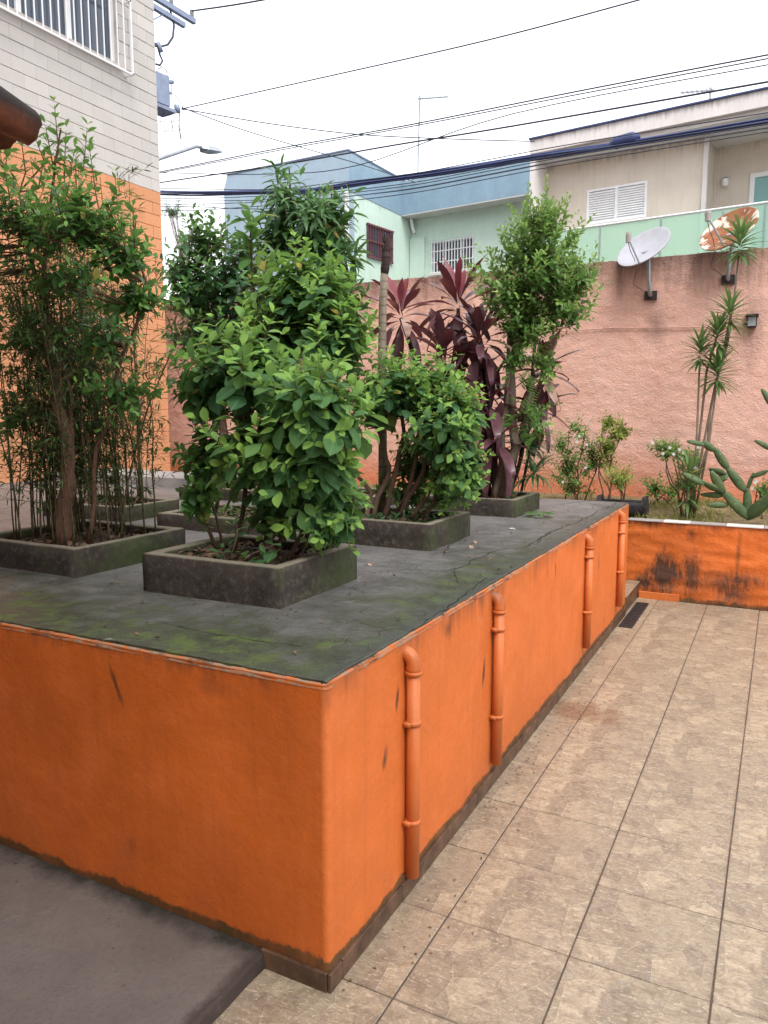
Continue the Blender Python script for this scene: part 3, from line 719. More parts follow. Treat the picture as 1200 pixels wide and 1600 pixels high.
# drain pipes
def pipe(py_top, ztop, zbot, lab, cl):
    x = FX + 0.03; r = 0.026; y = py_top
    root = thing('drain_pipe', lab, 'drain pipe', (x, y, zbot), 'orange drain pipes down the terrace side')
    MB().tube([(x, y, zbot), (x, y, ztop - 0.055)], r, 18).build('pipe', 'pipe_paint', root, True)
    pts = []
    for k in range(9):
        a = math.pi / 2 * k / 8
        pts.append((x - 0.042 * (1 - math.cos(a)), y, ztop - 0.05 + 0.042 * math.sin(a)))
    pts = [(x, y, ztop - 0.085), (x, y, ztop - 0.06)] + pts + [(FX - 0.02, y, ztop - 0.008)]
    MB().tube(pts, [r + 0.003] * 2 + [r + 0.002] * (len(pts) - 2), 18).build('elbow', 'pipe_paint', root, True)
    MB().lathe([(r, 0), (r + 0.006, 0.001), (r + 0.006, 0.014), (r, 0.015)], (x, y, ztop - 0.088), (0, 0, 1), 18).build('collar', 'pipe_paint', root, True)
    for z in cl:
        mb = MB().lathe([(r, 0), (r + 0.004, 0), (r + 0.004, 0.018), (r, 0.018)], (x, y, z), (0, 0, 1), 18)
        mb.box(FX - 0.003, x + 0.004, y - r - 0.010, y - r - 0.001, z, z + 0.018)
        mb.build('clamp', 'pipe_paint', root, True)
pipe(2.480, 0.972, 0.085, 'orange drain pipe next to the terrace corner, dark streak behind its elbow', (0.30, 0.69))
pipe(3.450, 0.975, 0.125, 'orange drain pipe, second along the terrace side from its front corner', (0.36, 0.80))
pipe(5.410, 0.975, 0.165, 'orange drain pipe, third along the terrace side from its front corner', (0.42, 0.82))
pipe(6.645, 1.000, 0.185, 'orange drain pipe at the terrace end beside the low bed wall', (0.48, 0.82))

# ================================================================ planter boxes on the terrace
BOX = {}
dry = leaf_shape(2, 0.45, 0.5, 0.5, 0.3)
def planter(key, x0, x1, y0, y1, h, lab, th=0.065, soil=0.05):
    root = thing('planter_box', lab, 'planter box', ((x0 + x1) / 2, (y0 + y1) / 2, ZT), 'low concrete planter boxes on the terrace')
    z0, z1 = ZT - 0.004, ZT + h
    m = MB(); n = 14
    def loop(d, z, amp):
        X0, X1, Y0, Y1 = x0 + d, x1 - d, y0 + d, y1 - d; out = []
        for (ax, ay), (bx, by) in (((X0, Y0), (X1, Y0)), ((X1, Y0), (X1, Y1)), ((X1, Y1), (X0, Y1)), ((X0, Y1), (X0, Y0))):
            for k in range(n):
                t_ = k / n; x = ax + (bx - ax) * t_; y = ay + (by - ay) * t_
                q = mn.noise((x * 9, y * 9, z * 9)) * amp; q2 = mn.noise((x * 14, y * 14, z * 5 + 9)) * amp
                out.append((x + q, y + q2, z + q * 0.6))
        return out
    prof = [(0, z0, 0.002), (0, z0 + h * 0.5, 0.003), (0, z1 - 0.010, 0.004), (0.009, z1, 0.004), (th - 0.008, z1 - 0.002, 0.004), (th, z1 - 0.012, 0.003), (th, z1 - 0.09, 0.002)]
    vs = []; fs = []; N4 = 4 * n
    for d, z, a in prof: vs += loop(d, z, a)
    for k in range(len(prof) - 1):
        for i in range(N4):
            j = (i + 1) % N4; fs.append((k * N4 + i, k * N4 + j, (k + 1) * N4 + j, (k + 1) * N4 + i))
    m.add(vs, fs).build('box_wall', 'box_concrete', root, True)
    def ds(p, u, v): return mn.noise((p.x * 9, p.y * 9, 0)) * 0.02 + 0.02 * math.sin(math.pi * u) * math.sin(math.pi * v)
    grid_wall((x0 + th - 0.01, y0 + th - 0.01, z1 - soil), (x1 - x0 - 2 * th + 0.02, 0, 0), (0, y1 - y0 - 2 * th + 0.02, 0), 16, 14, (0, 0, 1), ds).build('soil', 'soil', root, True)
    L = Leaves()
    for _ in range(140):
        L.add((rng.uniform(x0 + th, x1 - th), rng.uniform(y0 + th, y1 - th), z1 - soil + rng.uniform(0.01, 0.045)), Vector((rng.gauss(0, 1), rng.gauss(0, 1), rng.gauss(0, .3))), Vector((rng.gauss(0, .5), rng.gauss(0, .5), 1)), rng.uniform(0.03, 0.075))
    o = link_mesh('leaf_litter', L.mesh('leaf_litter', dry, None, wl(root)), 'litter', root); o['kind'] = 'stuff'
    BOX[key] = (x0, x1, y0, y1, z1 - soil); return root
planter('near', -2.575, -1.815, 2.570, 3.225, 0.180, 'concrete planter box at the terrace corner holding the big broad leaved shrub')
planter('left', -3.90, -3.060, 2.610, 3.40, 0.150, 'mossy concrete planter box holding the bamboo and the forked tree')
planter('mid', -2.60, -1.800, 4.085, 4.73, 0.165, 'concrete planter box holding the round shrub and the bare ringed trunk')
planter('far', -2.60, -1.790, 5.680, 6.33, 0.145, 'concrete planter box holding the dark red cordylines and the privet tree')
planter('midleft', -3.90, -3.02, 4.05, 4.72, 0.11, 'concrete planter box behind the big shrub, holding its paler twin')
planter('farleft', -3.85, -3.02, 5.68, 6.30, 0.11, 'concrete planter box holding the tall lance leaved tree')
planter('back', -5.10, -4.25, 5.60, 6.25, 0.11, 'concrete planter box holding the dense dark green tree')
planter('rear', -5.15, -4.30, 4.10, 4.72, 0.12, 'concrete planter box holding the thin bamboo before the orange block wall')

# ================================================================ garden bed at the back
BZ = 0.772
m = MB().box(-1.32, 5.0, 7.842, 7.98, 0.0, BZ)
bw = thing('bed_wall', 'low orange retaining wall stained with black mould at the end of the tiles', 'wall', (0, 7.845, 0))
def db(p, u, v): return mn.noise((p.x * 2.2, 0, p.z * 3)) * 0.012 + mn.noise((p.x * 4, 3, p.z * 16)) * 0.016
grid_wall((-1.32, 7.842, 0), (6.3, 0, 0), (0, 0, BZ), 160, 26, (0, -1, 0), db).build('face', 'bed_paint', bw, True)
MB().box(-1.32, 5.0, 7.852, 7.98, 0.0, BZ - 0.001).build('core', 'bed_paint', bw)
xs = [-1.32, -0.985, -0.735, -0.42, -0.10, 0.2, 0.5, 0.8, 1.1, 1.4, 1.7, 2.0]
for k, (a, b) in enumerate(zip(xs[:-1], xs[1:])):
    wh = k in (1, 3, 6, 8)
    MB().bevelbox(a + 0.002, b - 0.002, 7.824 + rng.uniform(-.002, .002), 7.975, BZ, BZ + (0.013 if wh else 0.011), 0.002).build('coping_tile', 'coping_white' if wh else 'coping_grey', bw)
MB().bevelbox(-1.18, -0.80, 7.822, 7.834, -0.003, 0.07, 0.003).build('skirting_tile', 'pipe_paint', bw)
# orange return wall beyond the terrace end, its step
st_ = thing('corner_step', 'small tiled step in the corner between terrace and bed wall', 'step', (-1.2, 7.4, 0))
MB().bevelbox(-1.70, FX + 0.0, BY + 0.004, 7.835, -0.003, 0.155, 0.004).build('riser', 'skirting', st_)
MB().bevelbox(-1.70, FX + 0.012, BY + 0.004, 7.83, 0.155, 0.170, 0.003).build('tread', 'floor_tile', st_)
# drain grate in the floor
gr = thing('drain_grate', 'dark iron drain grate lying at the foot of the terrace end', 'drain grate', (-1.12, 7.1, 0))
MB().bevelbox(-1.160, -1.045, 6.66, 7.60, 0.0, 0.012, 0.003).build('frame', 'dark_iron', gr)
for k in range(16):
    y = 6.69 + k * 0.056; MB().box(-1.145, -1.06, y, y + 0.03, 0.010, 0.016).build('bar', 'dark_iron', gr)
def soil_z(x, y): return BZ - 0.03 + 0.05 * (y - 7.9) / 2 + 0.02 * mn.noise((x * 2, y * 2, 0))
def dsoil(p, u, v): return soil_z(p.x, p.y) - 0.7 + 0.015 * mn.noise((p.x * 7, p.y * 7, 4))
o = grid_wall((-1.33, 7.97, 0.7), (6.3, 0, 0), (0, 1.85, 0), 90, 28, (0, 0, 1), dsoil).build('garden_bed', 'lawn_soil', None, True); o['kind'] = 'structure'
o = grid_wall((-10.0, 7.105, 0.7), (8.68, 0, 0), (0, 2.72, 0), 90, 28, (0, 0, 1), dsoil).build('garden_bed', 'lawn_soil', None, True); o['kind'] = 'structure'
gl = Leaves()
for _ in range(9000):
    if rng.random() < 0.6: x, y = rng.uniform(-1.3, 1.2), rng.uniform(8.0, 9.75)
    else: x, y = rng.uniform(-9, -1.3), rng.uniform(7.15, 9.75)
    if mn.noise((x * 1.7, y * 1.7, 8)) < -0.22 + 0.3 * rng.random(): continue
    gl.add((x, y, soil_z(x, y) - 0.005), Vector((rng.gauss(0, .6), rng.gauss(0, .6), 0.9)), Vector((rng.gauss(0, 1), rng.gauss(0, 1), 0.3)), rng.uniform(0.04, 0.13), rng.random() ** 2)
o = link_mesh('grass', gl.mesh('grass', leaf_shape(1, 0.09, 0.35, 0.1, 0.4, 0.0)), 'leaf_grass'); tag(o, 'patchy yellow green grass growing in the garden bed', 'grass', None, 'stuff')

# pink boundary wall
pw = thing('boundary_wall', 'high rough pink rendered boundary wall with a blackened top', 'wall', (-3, 9.8, 0.5))
PT = 3.645
def dp(p, u, v):
    return 0.006 * mn.fractal((p.x * 8, 0, p.z * 9.5), 0.8, 2.1, 4) + 0.010 * mn.noise((p.x * 1.1, 5, p.z * 1.4)) + 0.009 * abs(mn.noise((p.x * 17, 2, p.z * 20)))
m = grid_wall((-11.5, 9.8, 0.5), (16.5, 0, 0), (0, 0, PT - 0.5), 560, 130, (0, -1, 0), dp)
for k in range(561): # uneven top course
    v = m.v[130 * 561 + k]; v.z += 0.012 * mn.noise((v.x * 4, 0, 0)) + 0.01 * mn.noise((v.x * 15, 3, 0))
top = [m.v[130 * 561 + k].copy() for k in range(561)]
vs = []; fs = []
for v in top: vs += [v, v + Vector((0, 0.05, 0.012)), Vector((v.x, 9.99, PT - 0.01)), Vector((v.x, 9.99, 0.5))]
for k in range(560):
    for q in range(3): fs.append((4 * k + q, 4 * k + 4 + q, 4 * k + 5 + q, 4 * k + 1 + q))
m.add(vs, fs).build('render', 'pink_render', pw, True)

# ================================================================ block of flats on the left
LX = -7.857; LY1 = 8.47; BL, BH = 0.3255, 0.1563
flats = thing('apartment_building', 'painted block apartment wall, cream above orange, with a barred window', 'building', (LX, LY1, 0.5))
ZB = 7.184 - 15 * BH                          # cream / orange line
WY0, WY1, WZ0, WZ1 = 3.6, 7.80, 6.245, 7.75   # window opening
MB().box(-20, LX - 0.03, 5.0, LY1 - 0.012, 0.3, ZB).build('lower_core', 'mortar_orange', flats)
m = MB()
m.box(-20, LX - 0.03, 5.0, LY1 - 0.012, ZB, WZ0); m.box(-20, LX - 0.03, WY1, LY1 - 0.012, WZ0, 10.5)
m.box(-20, LX - 0.25, 5.0, WY1, WZ0, WZ1); m.box(-20, LX - 0.03, 5.0, WY1, WZ1, 10.5)
m.build('upper_core', 'mortar', flats)
MB().box(-20, LX - 0.002, -6, 4.995, 0.3, ZB).build('lower_wall', 'block_orange', flats)
m = MB(); m.box(-20, LX - 0.002, -6, 4.995, ZB, WZ0); m.box(-20, LX - 0.002, -6, WY0, WZ0, 10.5); m.box(-20, LX - 0.25, WY0, 4.995, WZ0, WZ1); m.box(-20, LX - 0.002, WY0, 4.995, WZ1, 10.5)
m.build('upper_wall', 'block_cream', flats)
bm_ = {}
nb = 0
for row in range(-28, 17):
    z0 = ZB + row * BH
    if z0 < 0.5 or z0 > 7.6: continue
    y = LY1 - (BL if row % 2 else BL * 0.5); first = True; y1 = LY1
    while y1 > 5.02:
        y0 = max(y1 - (BL * 0.5 if (first and row % 2 == 0) else BL), 5.0); first = False
        a, b = y0, y1; y1 = y0
        zc0, zc1 = z0, z0 + BH
        if b > WY0 and a < WY1 and zc1 > WZ0 + 0.02 and zc0 < WZ1:
            if b <= WY1 + 0.02: continue
            a = WY1
        if b - a < 0.03: continue
        L_ = round(b - a, 2); key = (L_, row >= 0)
        if key not in bm_:
            q = MB().bevelbox(-0.05, 0, -L_ / 2 + 0.002, L_ / 2 - 0.002, 0.002, BH - 0.002, 0.0045)
            me = bpy.data.meshes.new('block'); me.from_pydata(q.v, [], q.f); me.materials.append(MATS['block_cream' if row >= 0 else 'block_orange']); bm_[key] = me
        o = bpy.data.objects.new('block', bm_[key]); COL.objects.link(o); o.parent = flats; nb += 1
        o.location = Vector((LX + rng.uniform(-0.002, 0.002), (a + b) / 2, z0)) - Vector((LX, LY1, 0.5))
print('BLOCKS', nb)
win = MB()
for a, b, c, d in ((WY0, WY1, WZ0, WZ0 + 0.05), (WY0, WY1, WZ1 - 0.05, WZ1), (WY0, WY0 + .05, WZ0 + .05, WZ1 - .05), (WY1 - .05, WY1, WZ0 + .05, WZ1 - .05), (7.05, 7.12, WZ0 + .05, WZ1 - .05), (6.35, 6.42, WZ0 + .05, WZ1 - .05), (5.3, 5.37, WZ0 + .05, WZ1 - .05)):
    win.box(LX - 0.13, LX - 0.07, a, b, c, d)
win_o = win.build('window_frame', 'white_metal', flats)
for a, b in ((3.65, 5.3), (5.37, 6.35), (6.42, 7.05), (7.12, 7.75)):
    MB().box(LX - 0.105, LX - 0.098, a, b, WZ0 + .05, WZ1 - .05).build('pane', 'window_glass', win_o)
m = MB()
for k in range(60):
    y = 6.45 + k * 0.022; 
    m.tube([(LX - 0.17 + 0.012 * math.sin(k * 1.3), y, WZ0 + .02), (LX - 0.17 + 0.012 * math.sin(k * 1.3), y, WZ1)], 0.014, 5)
MB().box(LX - 0.05, LX + 0.05, WY0 - .05, WY1 + .04, WZ0 - 0.035, WZ0 - 0.002).build('window_sill', 'mortar', flats)
gx = LX + 0.13
grille = MB().box(gx - .012, gx + .012, WY0, 7.905, 6.135, 6.16).box(gx - .012, gx + .012, WY0, 7.905, 7.02, 7.045).box(gx - .012, gx + .012, 7.885, 7.909, 6.13, 7.8).box(LX, gx, 7.885, 7.905, 6.14, 6.16).box(LX, gx, 7.885, 7.905, 7.02, 7.04).box(LX, gx, WY0, WY0 + .02, 6.14, 6.16).build('window_grille', 'white_metal', flats)
for k in range(24):
    y = 7.885 - 0.112 * (k + 1)
    if y < 5.2: break
    MB().tube([(gx, y, 6.14), (gx, y, 7.78)], 0.009, 6).build('bar', 'white_metal', grille)

# ================================================================ tiled porch roof above the ramp
tip = ony(61, 187, 2.10)                 # visible end of the last tile
sl_ = math.radians(9); tl_ = 0.42
roof = thing('porch_roof', 'weathered clay tile roof jutting out above the concrete ramp', 'roof', (-5.0, -3.4, tip.z))
def barrel(r0, r1, L, conv=1, n=12, th=0.016, a0=0.0, a1=math.pi):
    m = MB(); vs = []; fs = []; st = 6
    for j in range(st + 1):
        t_ = j / st; y = L * t_; r = r0 + (r1 - r0) * t_
        for k in range(n + 1):
            a = a0 + (a1 - a0) * k / n; w_ = 1 + 0.03 * mn.noise((j, k * .6, conv))
            yy = y + (0.012 * mn.noise((k * .7, j, 3)) if j in (0, st) else 0)
            for rr in (r, r - th): vs.append((rr * math.cos(a) * w_, yy, conv * rr * math.sin(a) * 0.85 * w_))
    w = 2 * (n + 1)
    for j in range(st):
        for k in range(n):
            a = j * w + 2 * k; b = a + w
            fs += [(a, b, b + 2, a + 2), (a + 1, a + 3, b + 3, b + 1)]
        for k in (0, n):
            a = j * w + 2 * k; fs.append((a, a + w, a + w + 1, a + 1))
    for j in (0, st):
        for k in range(n):
            a = j * w + 2 * k; fs.append((a, a + 1, a + 3, a + 2))
    m.add(vs, fs); return m
def tmesh(*a):
    q = barrel(*a); me = bpy.data.meshes.new('roof_tile'); me.from_pydata(q.v, [], q.f); me.shade_smooth(); me.materials.append(MATS['roof_clay']); return me
rake = tmesh(0.125, 0.085, tl_, 1, 18, .02, math.radians(-75), math.radians(200))
bme, cme = tmesh(0.098, 0.082, tl_), tmesh(0.082, 0.098, tl_, -1)
for row in range(4):
    for col in range(6):
        for me, dx, dz_ in ((bme if col else rake, 0, 0.0), (cme, -0.105, 0.02)):
            o = bpy.data.objects.new('roof_tile', me); COL.objects.link(o); o.parent = roof
            s_ = 0.36 * row + tl_
            o.location = Vector((tip.x - 0.075 - 0.21 * col + dx, tip.y - s_ * math.cos(sl_), tip.z + s_ * math.sin(sl_) - 0.02 + dz_)) - wl(roof)
            o.rotation_euler = (-sl_, 0, rng.gauss(0, 0.012))
y1_ = tip.y - 0.30; RX1 = tip.x - 0.06
def rz(y): return tip.z + (tip.y - y) * math.tan(sl_) - 0.05
def slope_box(xa, xb, ya, yb, h0, h1):
    vs = [(x, y, rz(y) + h) for h in (h0, h1) for y in (ya, yb) for x in (xa, xb)]
    return MB().add(vs, [(0, 2, 3, 1), (4, 5, 7, 6), (0, 1, 5, 4), (2, 6, 7, 3), (0, 4, 6, 2), (1, 3, 7, 5)])
slope_box(-7.84, RX1 - .22, -3.38, y1_, -.03, 0).build('deck', 'wood_beam', roof)
slope_box(RX1 - 0.50, RX1 - 0.42, -3.38, y1_ - .1, -0.13, -0.031).build('beam', 'wood_beam', roof)
slope_box(-7.83, RX1 - .51, 1.0, 1.09, -0.13, -0.031).build('beam', 'wood_beam', roof)
# unseen building added behind the camera to shade the near tiles and terrace front
rb = thing('added_shade_building', 'plain cream building added unseen behind the yard to shade the ramp and near tiles', 'building', (0, -3.4, 0))
MB().box(-8.5, 3.2, -9, -3.4, -0.02, 13.5).build('wall', 'beige_wall', rb)
for x in (-6.0, -2.4, 1.0):
    for z in (1.1, 4.2, 7.0, 9.8):
        w_ = MB().box(x, x + 1.4, -3.42, -3.36, z, z + 1.2).build('window', 'white_metal', rb); MB().box(x + .06, x + 1.34, -3.365, -3.35, z + .06, z + 1.14).build('pane', 'window_glass', w_)

# ================================================================ houses across the street
def hq(pts, off):  # photo points on a house plane -> world
    return [hw(*hp(x, y, off), off) for x, y in pts]
# ---- beige house with balcony
bh = thing('beige_house', 'beige two storey house with white shutters and a green glass balcony', 'house', tuple(hw(0, STREET, 0)))
U0, U1 = -1.80, 9.0
def hb(u0, u1, o0, o1, z0, z1, name, mat, parent=bh): return MB().hbox(u0, u1, o0, o1, z0, z1).build(name, mat, parent)
UE = hp(1100, 280, 0)[0]                # where the wall steps back to the balcony door
ZR = 7.58                               # underside of the eaves
SH = (-0.70, 0.64, 6.03, 6.785)         # shutter opening
m = MB()
m.hbox(U0 + .12, UE, -6, -0.2, STREET, ZR - .1); m.hbox(U0 + .12, SH[0], -0.2, 0, STREET, ZR - .1); m.hbox(SH[1], UE, -0.2, 0, STREET, ZR - .1)
m.hbox(SH[0], SH[1], -0.2, 0, STREET, SH[2]); m.hbox(SH[0], SH[1], -0.2, 0, SH[3], ZR - .1)
m.build('wall', 'beige_wall', bh)
DOF = -0.9
DL, DT = hp(1173, 272, DOF)
m = MB(); m.hbox(UE + .002, DL, -6, DOF, STREET, ZR - .1); m.hbox(DL, U1, -6, DOF, DT, ZR - .1); m.hbox(DL + 2.4, U1, -6, DOF, STREET, DT)
m.build('recess_wall', 'beige_wall', bh)
hb(U0, U1, -6.2, 0.72, ZR, ZR + 0.30, 'roof_slab', 'fascia')
hb(U0 - .02, U1, 0.66, 0.76, ZR + 0.302, ZR + 0.335, 'roof_edge', 'cable_blue')
hb(U0 + .1, U1, -6.1, 0.62, ZR - .105, ZR - 0.003, 'ceiling', 'soffit')
hb(U0 + .003, U0 + .117, -6, 0.70, STREET, ZR - .002, 'wing_wall', 'fascia')
hb(UE - .02, UE + .07, 0.003, 0.06, STREET, ZR - .107, 'corner_pilaster', 'fascia')
hb(U0 + .12, U1, 0.004, 1.25, 4.25, 4.45, 'balcony_floor', 'fascia')
# shutters
sf = MB()
for a, b, c, d in ((SH[0], SH[1], SH[2], SH[2] + .045), (SH[0], SH[1], SH[3] - .045, SH[3]), (SH[0], SH[0] + .05, SH[2] + .045, SH[3] - .045), (SH[1] - .05, SH[1], SH[2] + .045, SH[3] - .045), (-.06, 0.0, SH[2] + .045, SH[3] - .045)):
    sf.hbox(a, b, -.07, 0.012, c, d)
sf = sf.build('shutter', 'white_paint', bh)
for a, b in ((SH[0] + .05, -.06), (0.0, SH[1] - .05)):
    for k in range(13):
        z = SH[2] + .048 + k * 0.0505
        MB().add([hw(a, z, .004), hw(b, z, .004), hw(b, z + .050, -.030), hw(a, z + .050, -.030), hw(a, z - .010, -.006), hw(b, z - .010, -.006), hw(b, z + .040, -.040), hw(a, z + .040, -.040)],
                 [(0, 1, 2, 3), (7, 6, 5, 4), (0, 4, 5, 1), (2, 6, 7, 3)]).build('slat', 'white_paint', sf)
hb(SH[0], SH[1], -.10, -.075, SH[2], SH[3], 'shutter_back', 'coping_grey')
hb(SH[0] - .06, SH[1] + .06, .002, .05, SH[2] - .04, SH[2] - .004, 'window_sill', 'fascia')
# balcony door: white frame, greenish glass with curtain
df = MB()
for a, b, c, d in ((DL, DL + .09, 4.45, DT), (DL + .09, DL + 2.4, DT - .09, DT), (DL + 1.2, DL + 1.28, 4.45, DT - .09), (DL + 2.31, DL + 2.4, 4.45, DT - .09)):
    df.hbox(a, b, DOF - .06, DOF + .03, c, d)
df = df.build('balcony_door', 'white_paint', bh)
t = NTree('door_glass'); t.principled((0.22, 0.42, 0.42), 0.1, 0, None, 0.5); MATS['door_glass'] = t.m
for a, b in ((DL + .09, DL + 1.2), (DL + 1.28, DL + 2.31)): hb(a, b, DOF - .03, DOF - .02, 4.45, DT - .09, 'pane', 'door_glass', df)
# glass railing
RZ = 5.705
us = [U0 + .15, hp(937, 385, 1.2)[0], hp(1033, 350, 1.2)[0], hp(1130, 340, 1.2)[0], 3.2, 4.3, 5.4, 6.5]
for a, b in zip(us[:-1], us[1:]):
    hb(a + .012, b - .012, 1.19, 1.20, 4.47, RZ - .01, 'railing_pane', 'balcony_glass')
    hb(b - .010, b + .010, 1.17, 1.215, 4.45, RZ - .04, 'railing_post', 'grey_metal')
MB().tube([hw(U0 + .1, RZ, 1.195), hw(U1, RZ, 1.195)], 0.022, 8).build('handrail', 'white_metal', bh)
lu, lz = hp(1134, 285, DOF)
wl_ = thing('wall_lamp', 'small white lantern lamp on the beige wall beside the balcony door', 'lamp', tuple(hw(lu, lz - .1, DOF)))
MB().hbox(lu - .05, lu + .05, DOF - .002, DOF + .03, lz - .06, lz + .09).build('back_plate', 'white_metal', wl_)
MB().tube([hw(lu, lz - .09, DOF + .09), hw(lu, lz + .05, DOF + .09)], [0.055, 0.07], 10).build('shade', 'white_paint', wl_)
MB().tube([hw(lu, lz + .05, DOF + .09), hw(lu, lz + .085, DOF + .09)], [0.085, 0.03], 10).build('cap', 'grey_metal', wl_)
MB().hbox(lu - .02, lu + .02, DOF + .02, DOF + .09, lz + .05, lz + .07).build('arm', 'grey_metal', wl_)

# ---- blue and mint house
mh = thing('mint_house', 'mint green house with blue parapet walls and barred windows', 'house', tuple(hw(-6, STREET, 0)))
def mb(u0, u1, o0, o1, z0, z1, name, mat, parent=mh): return MB().hbox(u0, u1, o0, o1, z0, z1).build(name, mat, parent)
UC = -6.71; RO = -2.0
W = (-6.02, -4.655, 5.76, 6.65)
m = MB(); m.hbox(UC, W[0], -8, RO, STREET, 7.9); m.hbox(W[1], U0 - .02, -8, RO, STREET, 7.9); m.hbox(W[0], W[1], -8, RO, STREET, W[2]); m.hbox(W[0], W[1], -8, RO, W[3], 7.9); m.hbox(W[0], W[1], -8, RO - .25, W[2], W[3])
m.build('wall', 'mint_wall', mh)
P0 = hp(643, 342, RO + .55)
mb(UC + .003, U0 - .03, RO - .5, RO + .55, 7.36, 8.28, 'parapet', 'blue_wall')
mb(UC + .003, U0 - .03, RO + .003, RO + .548, 7.335, 7.357, 'soffit', 'soffit')
# front volume with its side wall
FO = 1.02
UL = hp(350, 300, FO)[0]
zf = hp(545, 235, FO)[1]; zl = hp(350, 275, FO)[1]; zs = 8.30
zb0 = hp(546, 297, FO)[1]; zb1 = 7.33
def prism(name, mat, pts):  # side profile (off, z) extruded along u
    m = MB(); n = len(pts[2]); a, b, prof = pts
    vs = [hw(a, z, o) for o, z in prof] + [hw(b, z, o) for o, z in prof]
    fs = [tuple(range(n)), tuple(range(2 * n - 1, n - 1, -1))] + [(i, i + n, (i + 1) % n + n, (i + 1) % n) for i in range(n)]
    return m.add(vs, fs).build(name, mat, mh)
prism('side_wall', 'mint_wall', (UC - .3, UC, [(RO - 4, STREET), (FO - .02, STREET), (FO - .02, zb0), (RO, zb1), (RO - 4, zb1)]))
prism('side_parapet', 'blue_wall', (UC - .3, UC + .012, [(FO - .02, zb0 + .002), (FO - .02, zf), (RO, zs), (RO - 4, zs), (RO - 4, zb1), (RO, zb1 + .002)]))
m = MB(); za = zl
vs = [hw(UL, STREET, FO), hw(UC + .01, STREET, FO), hw(UC + .01, zf, FO), hw(UL + .15, za, FO), hw(UL, za - .35, FO)]
vs += [v + Vector(HN) * -0.25 for v in vs]
m.add(vs, [(0, 1, 2, 3, 4), (9, 8, 7, 6, 5), (0, 5, 6, 1), (1, 6, 7, 2), (2, 7, 8, 3), (3, 8, 9, 4), (4, 9, 5, 0)])
m.build('front_wall', 'pale_blue_wall', mh)
MB().tube([hw(UL + .15, za + .02, FO), hw(UC + .02, zf + .02, FO), hw(UC + .02, zs + .02, RO)], 0.03, 6).build('roof_trim', 'blue_grey_metal', mh)
mb(UC - .06, UC + .03, FO + .002, FO + .07, STREET, zb0 - .02, 'corner_pillar', 'white_paint')
# side window with red-brown bars: on the side wall, positions along off
def onside(x, y):
    d = ray(x, y); o_ = HO + HU * (UC + .01); t_ = ((o_ - CAM) @ HU) / (d @ HU); q = CAM + d * t_
    return float((q - HO) @ HN), float(q[2])
so0, sz1 = onside(573, 350); so1, _ = onside(612, 375); _, sz0 = onside(573, 400)
def sb(o0, o1, z0, z1, du0, du1, name, mat, parent=mh): return MB().hbox(UC + du0, UC + du1, min(o0, o1), max(o0, o1), z0, z1).build(name, mat, parent)
sb(so0, so1, sz0, sz1, .001, .02, 'side_window', 'window_glass')
sg = MB().hbox(UC + .03, UC + .06, min(so0, so1) - .02, max(so0, so1) + .02, sz1 - .02, sz1 + .03).hbox(UC + .03, UC + .06, min(so0, so1) - .02, max(so0, so1) + .02, sz0 - .03, sz0 + .02).hbox(UC + .03, UC + .06, min(so0, so1), max(so0, so1), (sz0 + sz1) / 2 - .02, (sz0 + sz1) / 2 + .02).hbox(UC, UC + .045, so0 - .02, so0 + .02, sz1 - .02, sz1 + .02).hbox(UC, UC + .045, so1 - .02, so1 + .02, sz0 - .02, sz0 + .02).build('side_grille', 'red_iron', mh)
for k in range(11):
    o_ = so0 + (so1 - so0) * k / 10; MB().hbox(UC + .034, UC + .056, o_ - .011, o_ + .011, sz0 - .029, sz1 + .029).build('bar', 'red_iron', sg)
# front window with white bars
wf = MB()
for a, b, c, d in ((W[0], W[1], W[2], W[2] + .05), (W[0], W[1], W[3] - .05, W[3]), (W[0], W[0] + .05, W[2] + .05, W[3] - .05), (W[1] - .05, W[1], W[2] + .05, W[3] - .05), (-5.62, -5.57, W[2] + .05, W[3] - .05), (-5.1, -5.05, W[2] + .05, W[3] - .05)):
    wf.hbox(a, b, RO - .12, RO - .06, c, d)
wf = wf.build('window', 'white_paint', mh)
for a, b in ((W[0] + .05, -5.62), (-5.57, -5.1), (-5.05, W[1] - .05)): MB().hbox(a, b, RO - .10, RO - .09, W[2] + .05, W[3] - .05).build('pane', 'window_glass', wf)
mb(W[0] - .06, W[1] + .06, RO + .002, RO + .07, W[2] - .06, W[2] - .004, 'window_sill', 'fascia')
gg = MB()
for z in (W[2] + .02, W[2] + .3, W[2] + .6, W[3] - .03): gg.hbox(W[0] - .02, W[1] + .02, RO + .002, RO + .03, z - .012, z + .012)
gg = gg.build('window_grille', 'white_metal', mh)
for k in range(15):
    u_ = W[0] + .02 + k * (W[1] - W[0] - .04) / 14; MB().hbox(u_ - .012, u_ + .012, RO + .004, RO + .028, W[2], W[3]).build('bar', 'white_metal', gg)
MB().tube([hw(UC + .12, 7.33, RO + .2), hw(UC + .12, 7.1, RO + .12), hw(UC + .16, 6.95, RO + .08)], 0.05, 8).build('gutter_spout', 'white_paint', mh)
MB().hbox(UC + .02, UC + .50, RO + .002, RO + .10, STREET, 6.80).build('pilaster', 'mint_wall', mh)

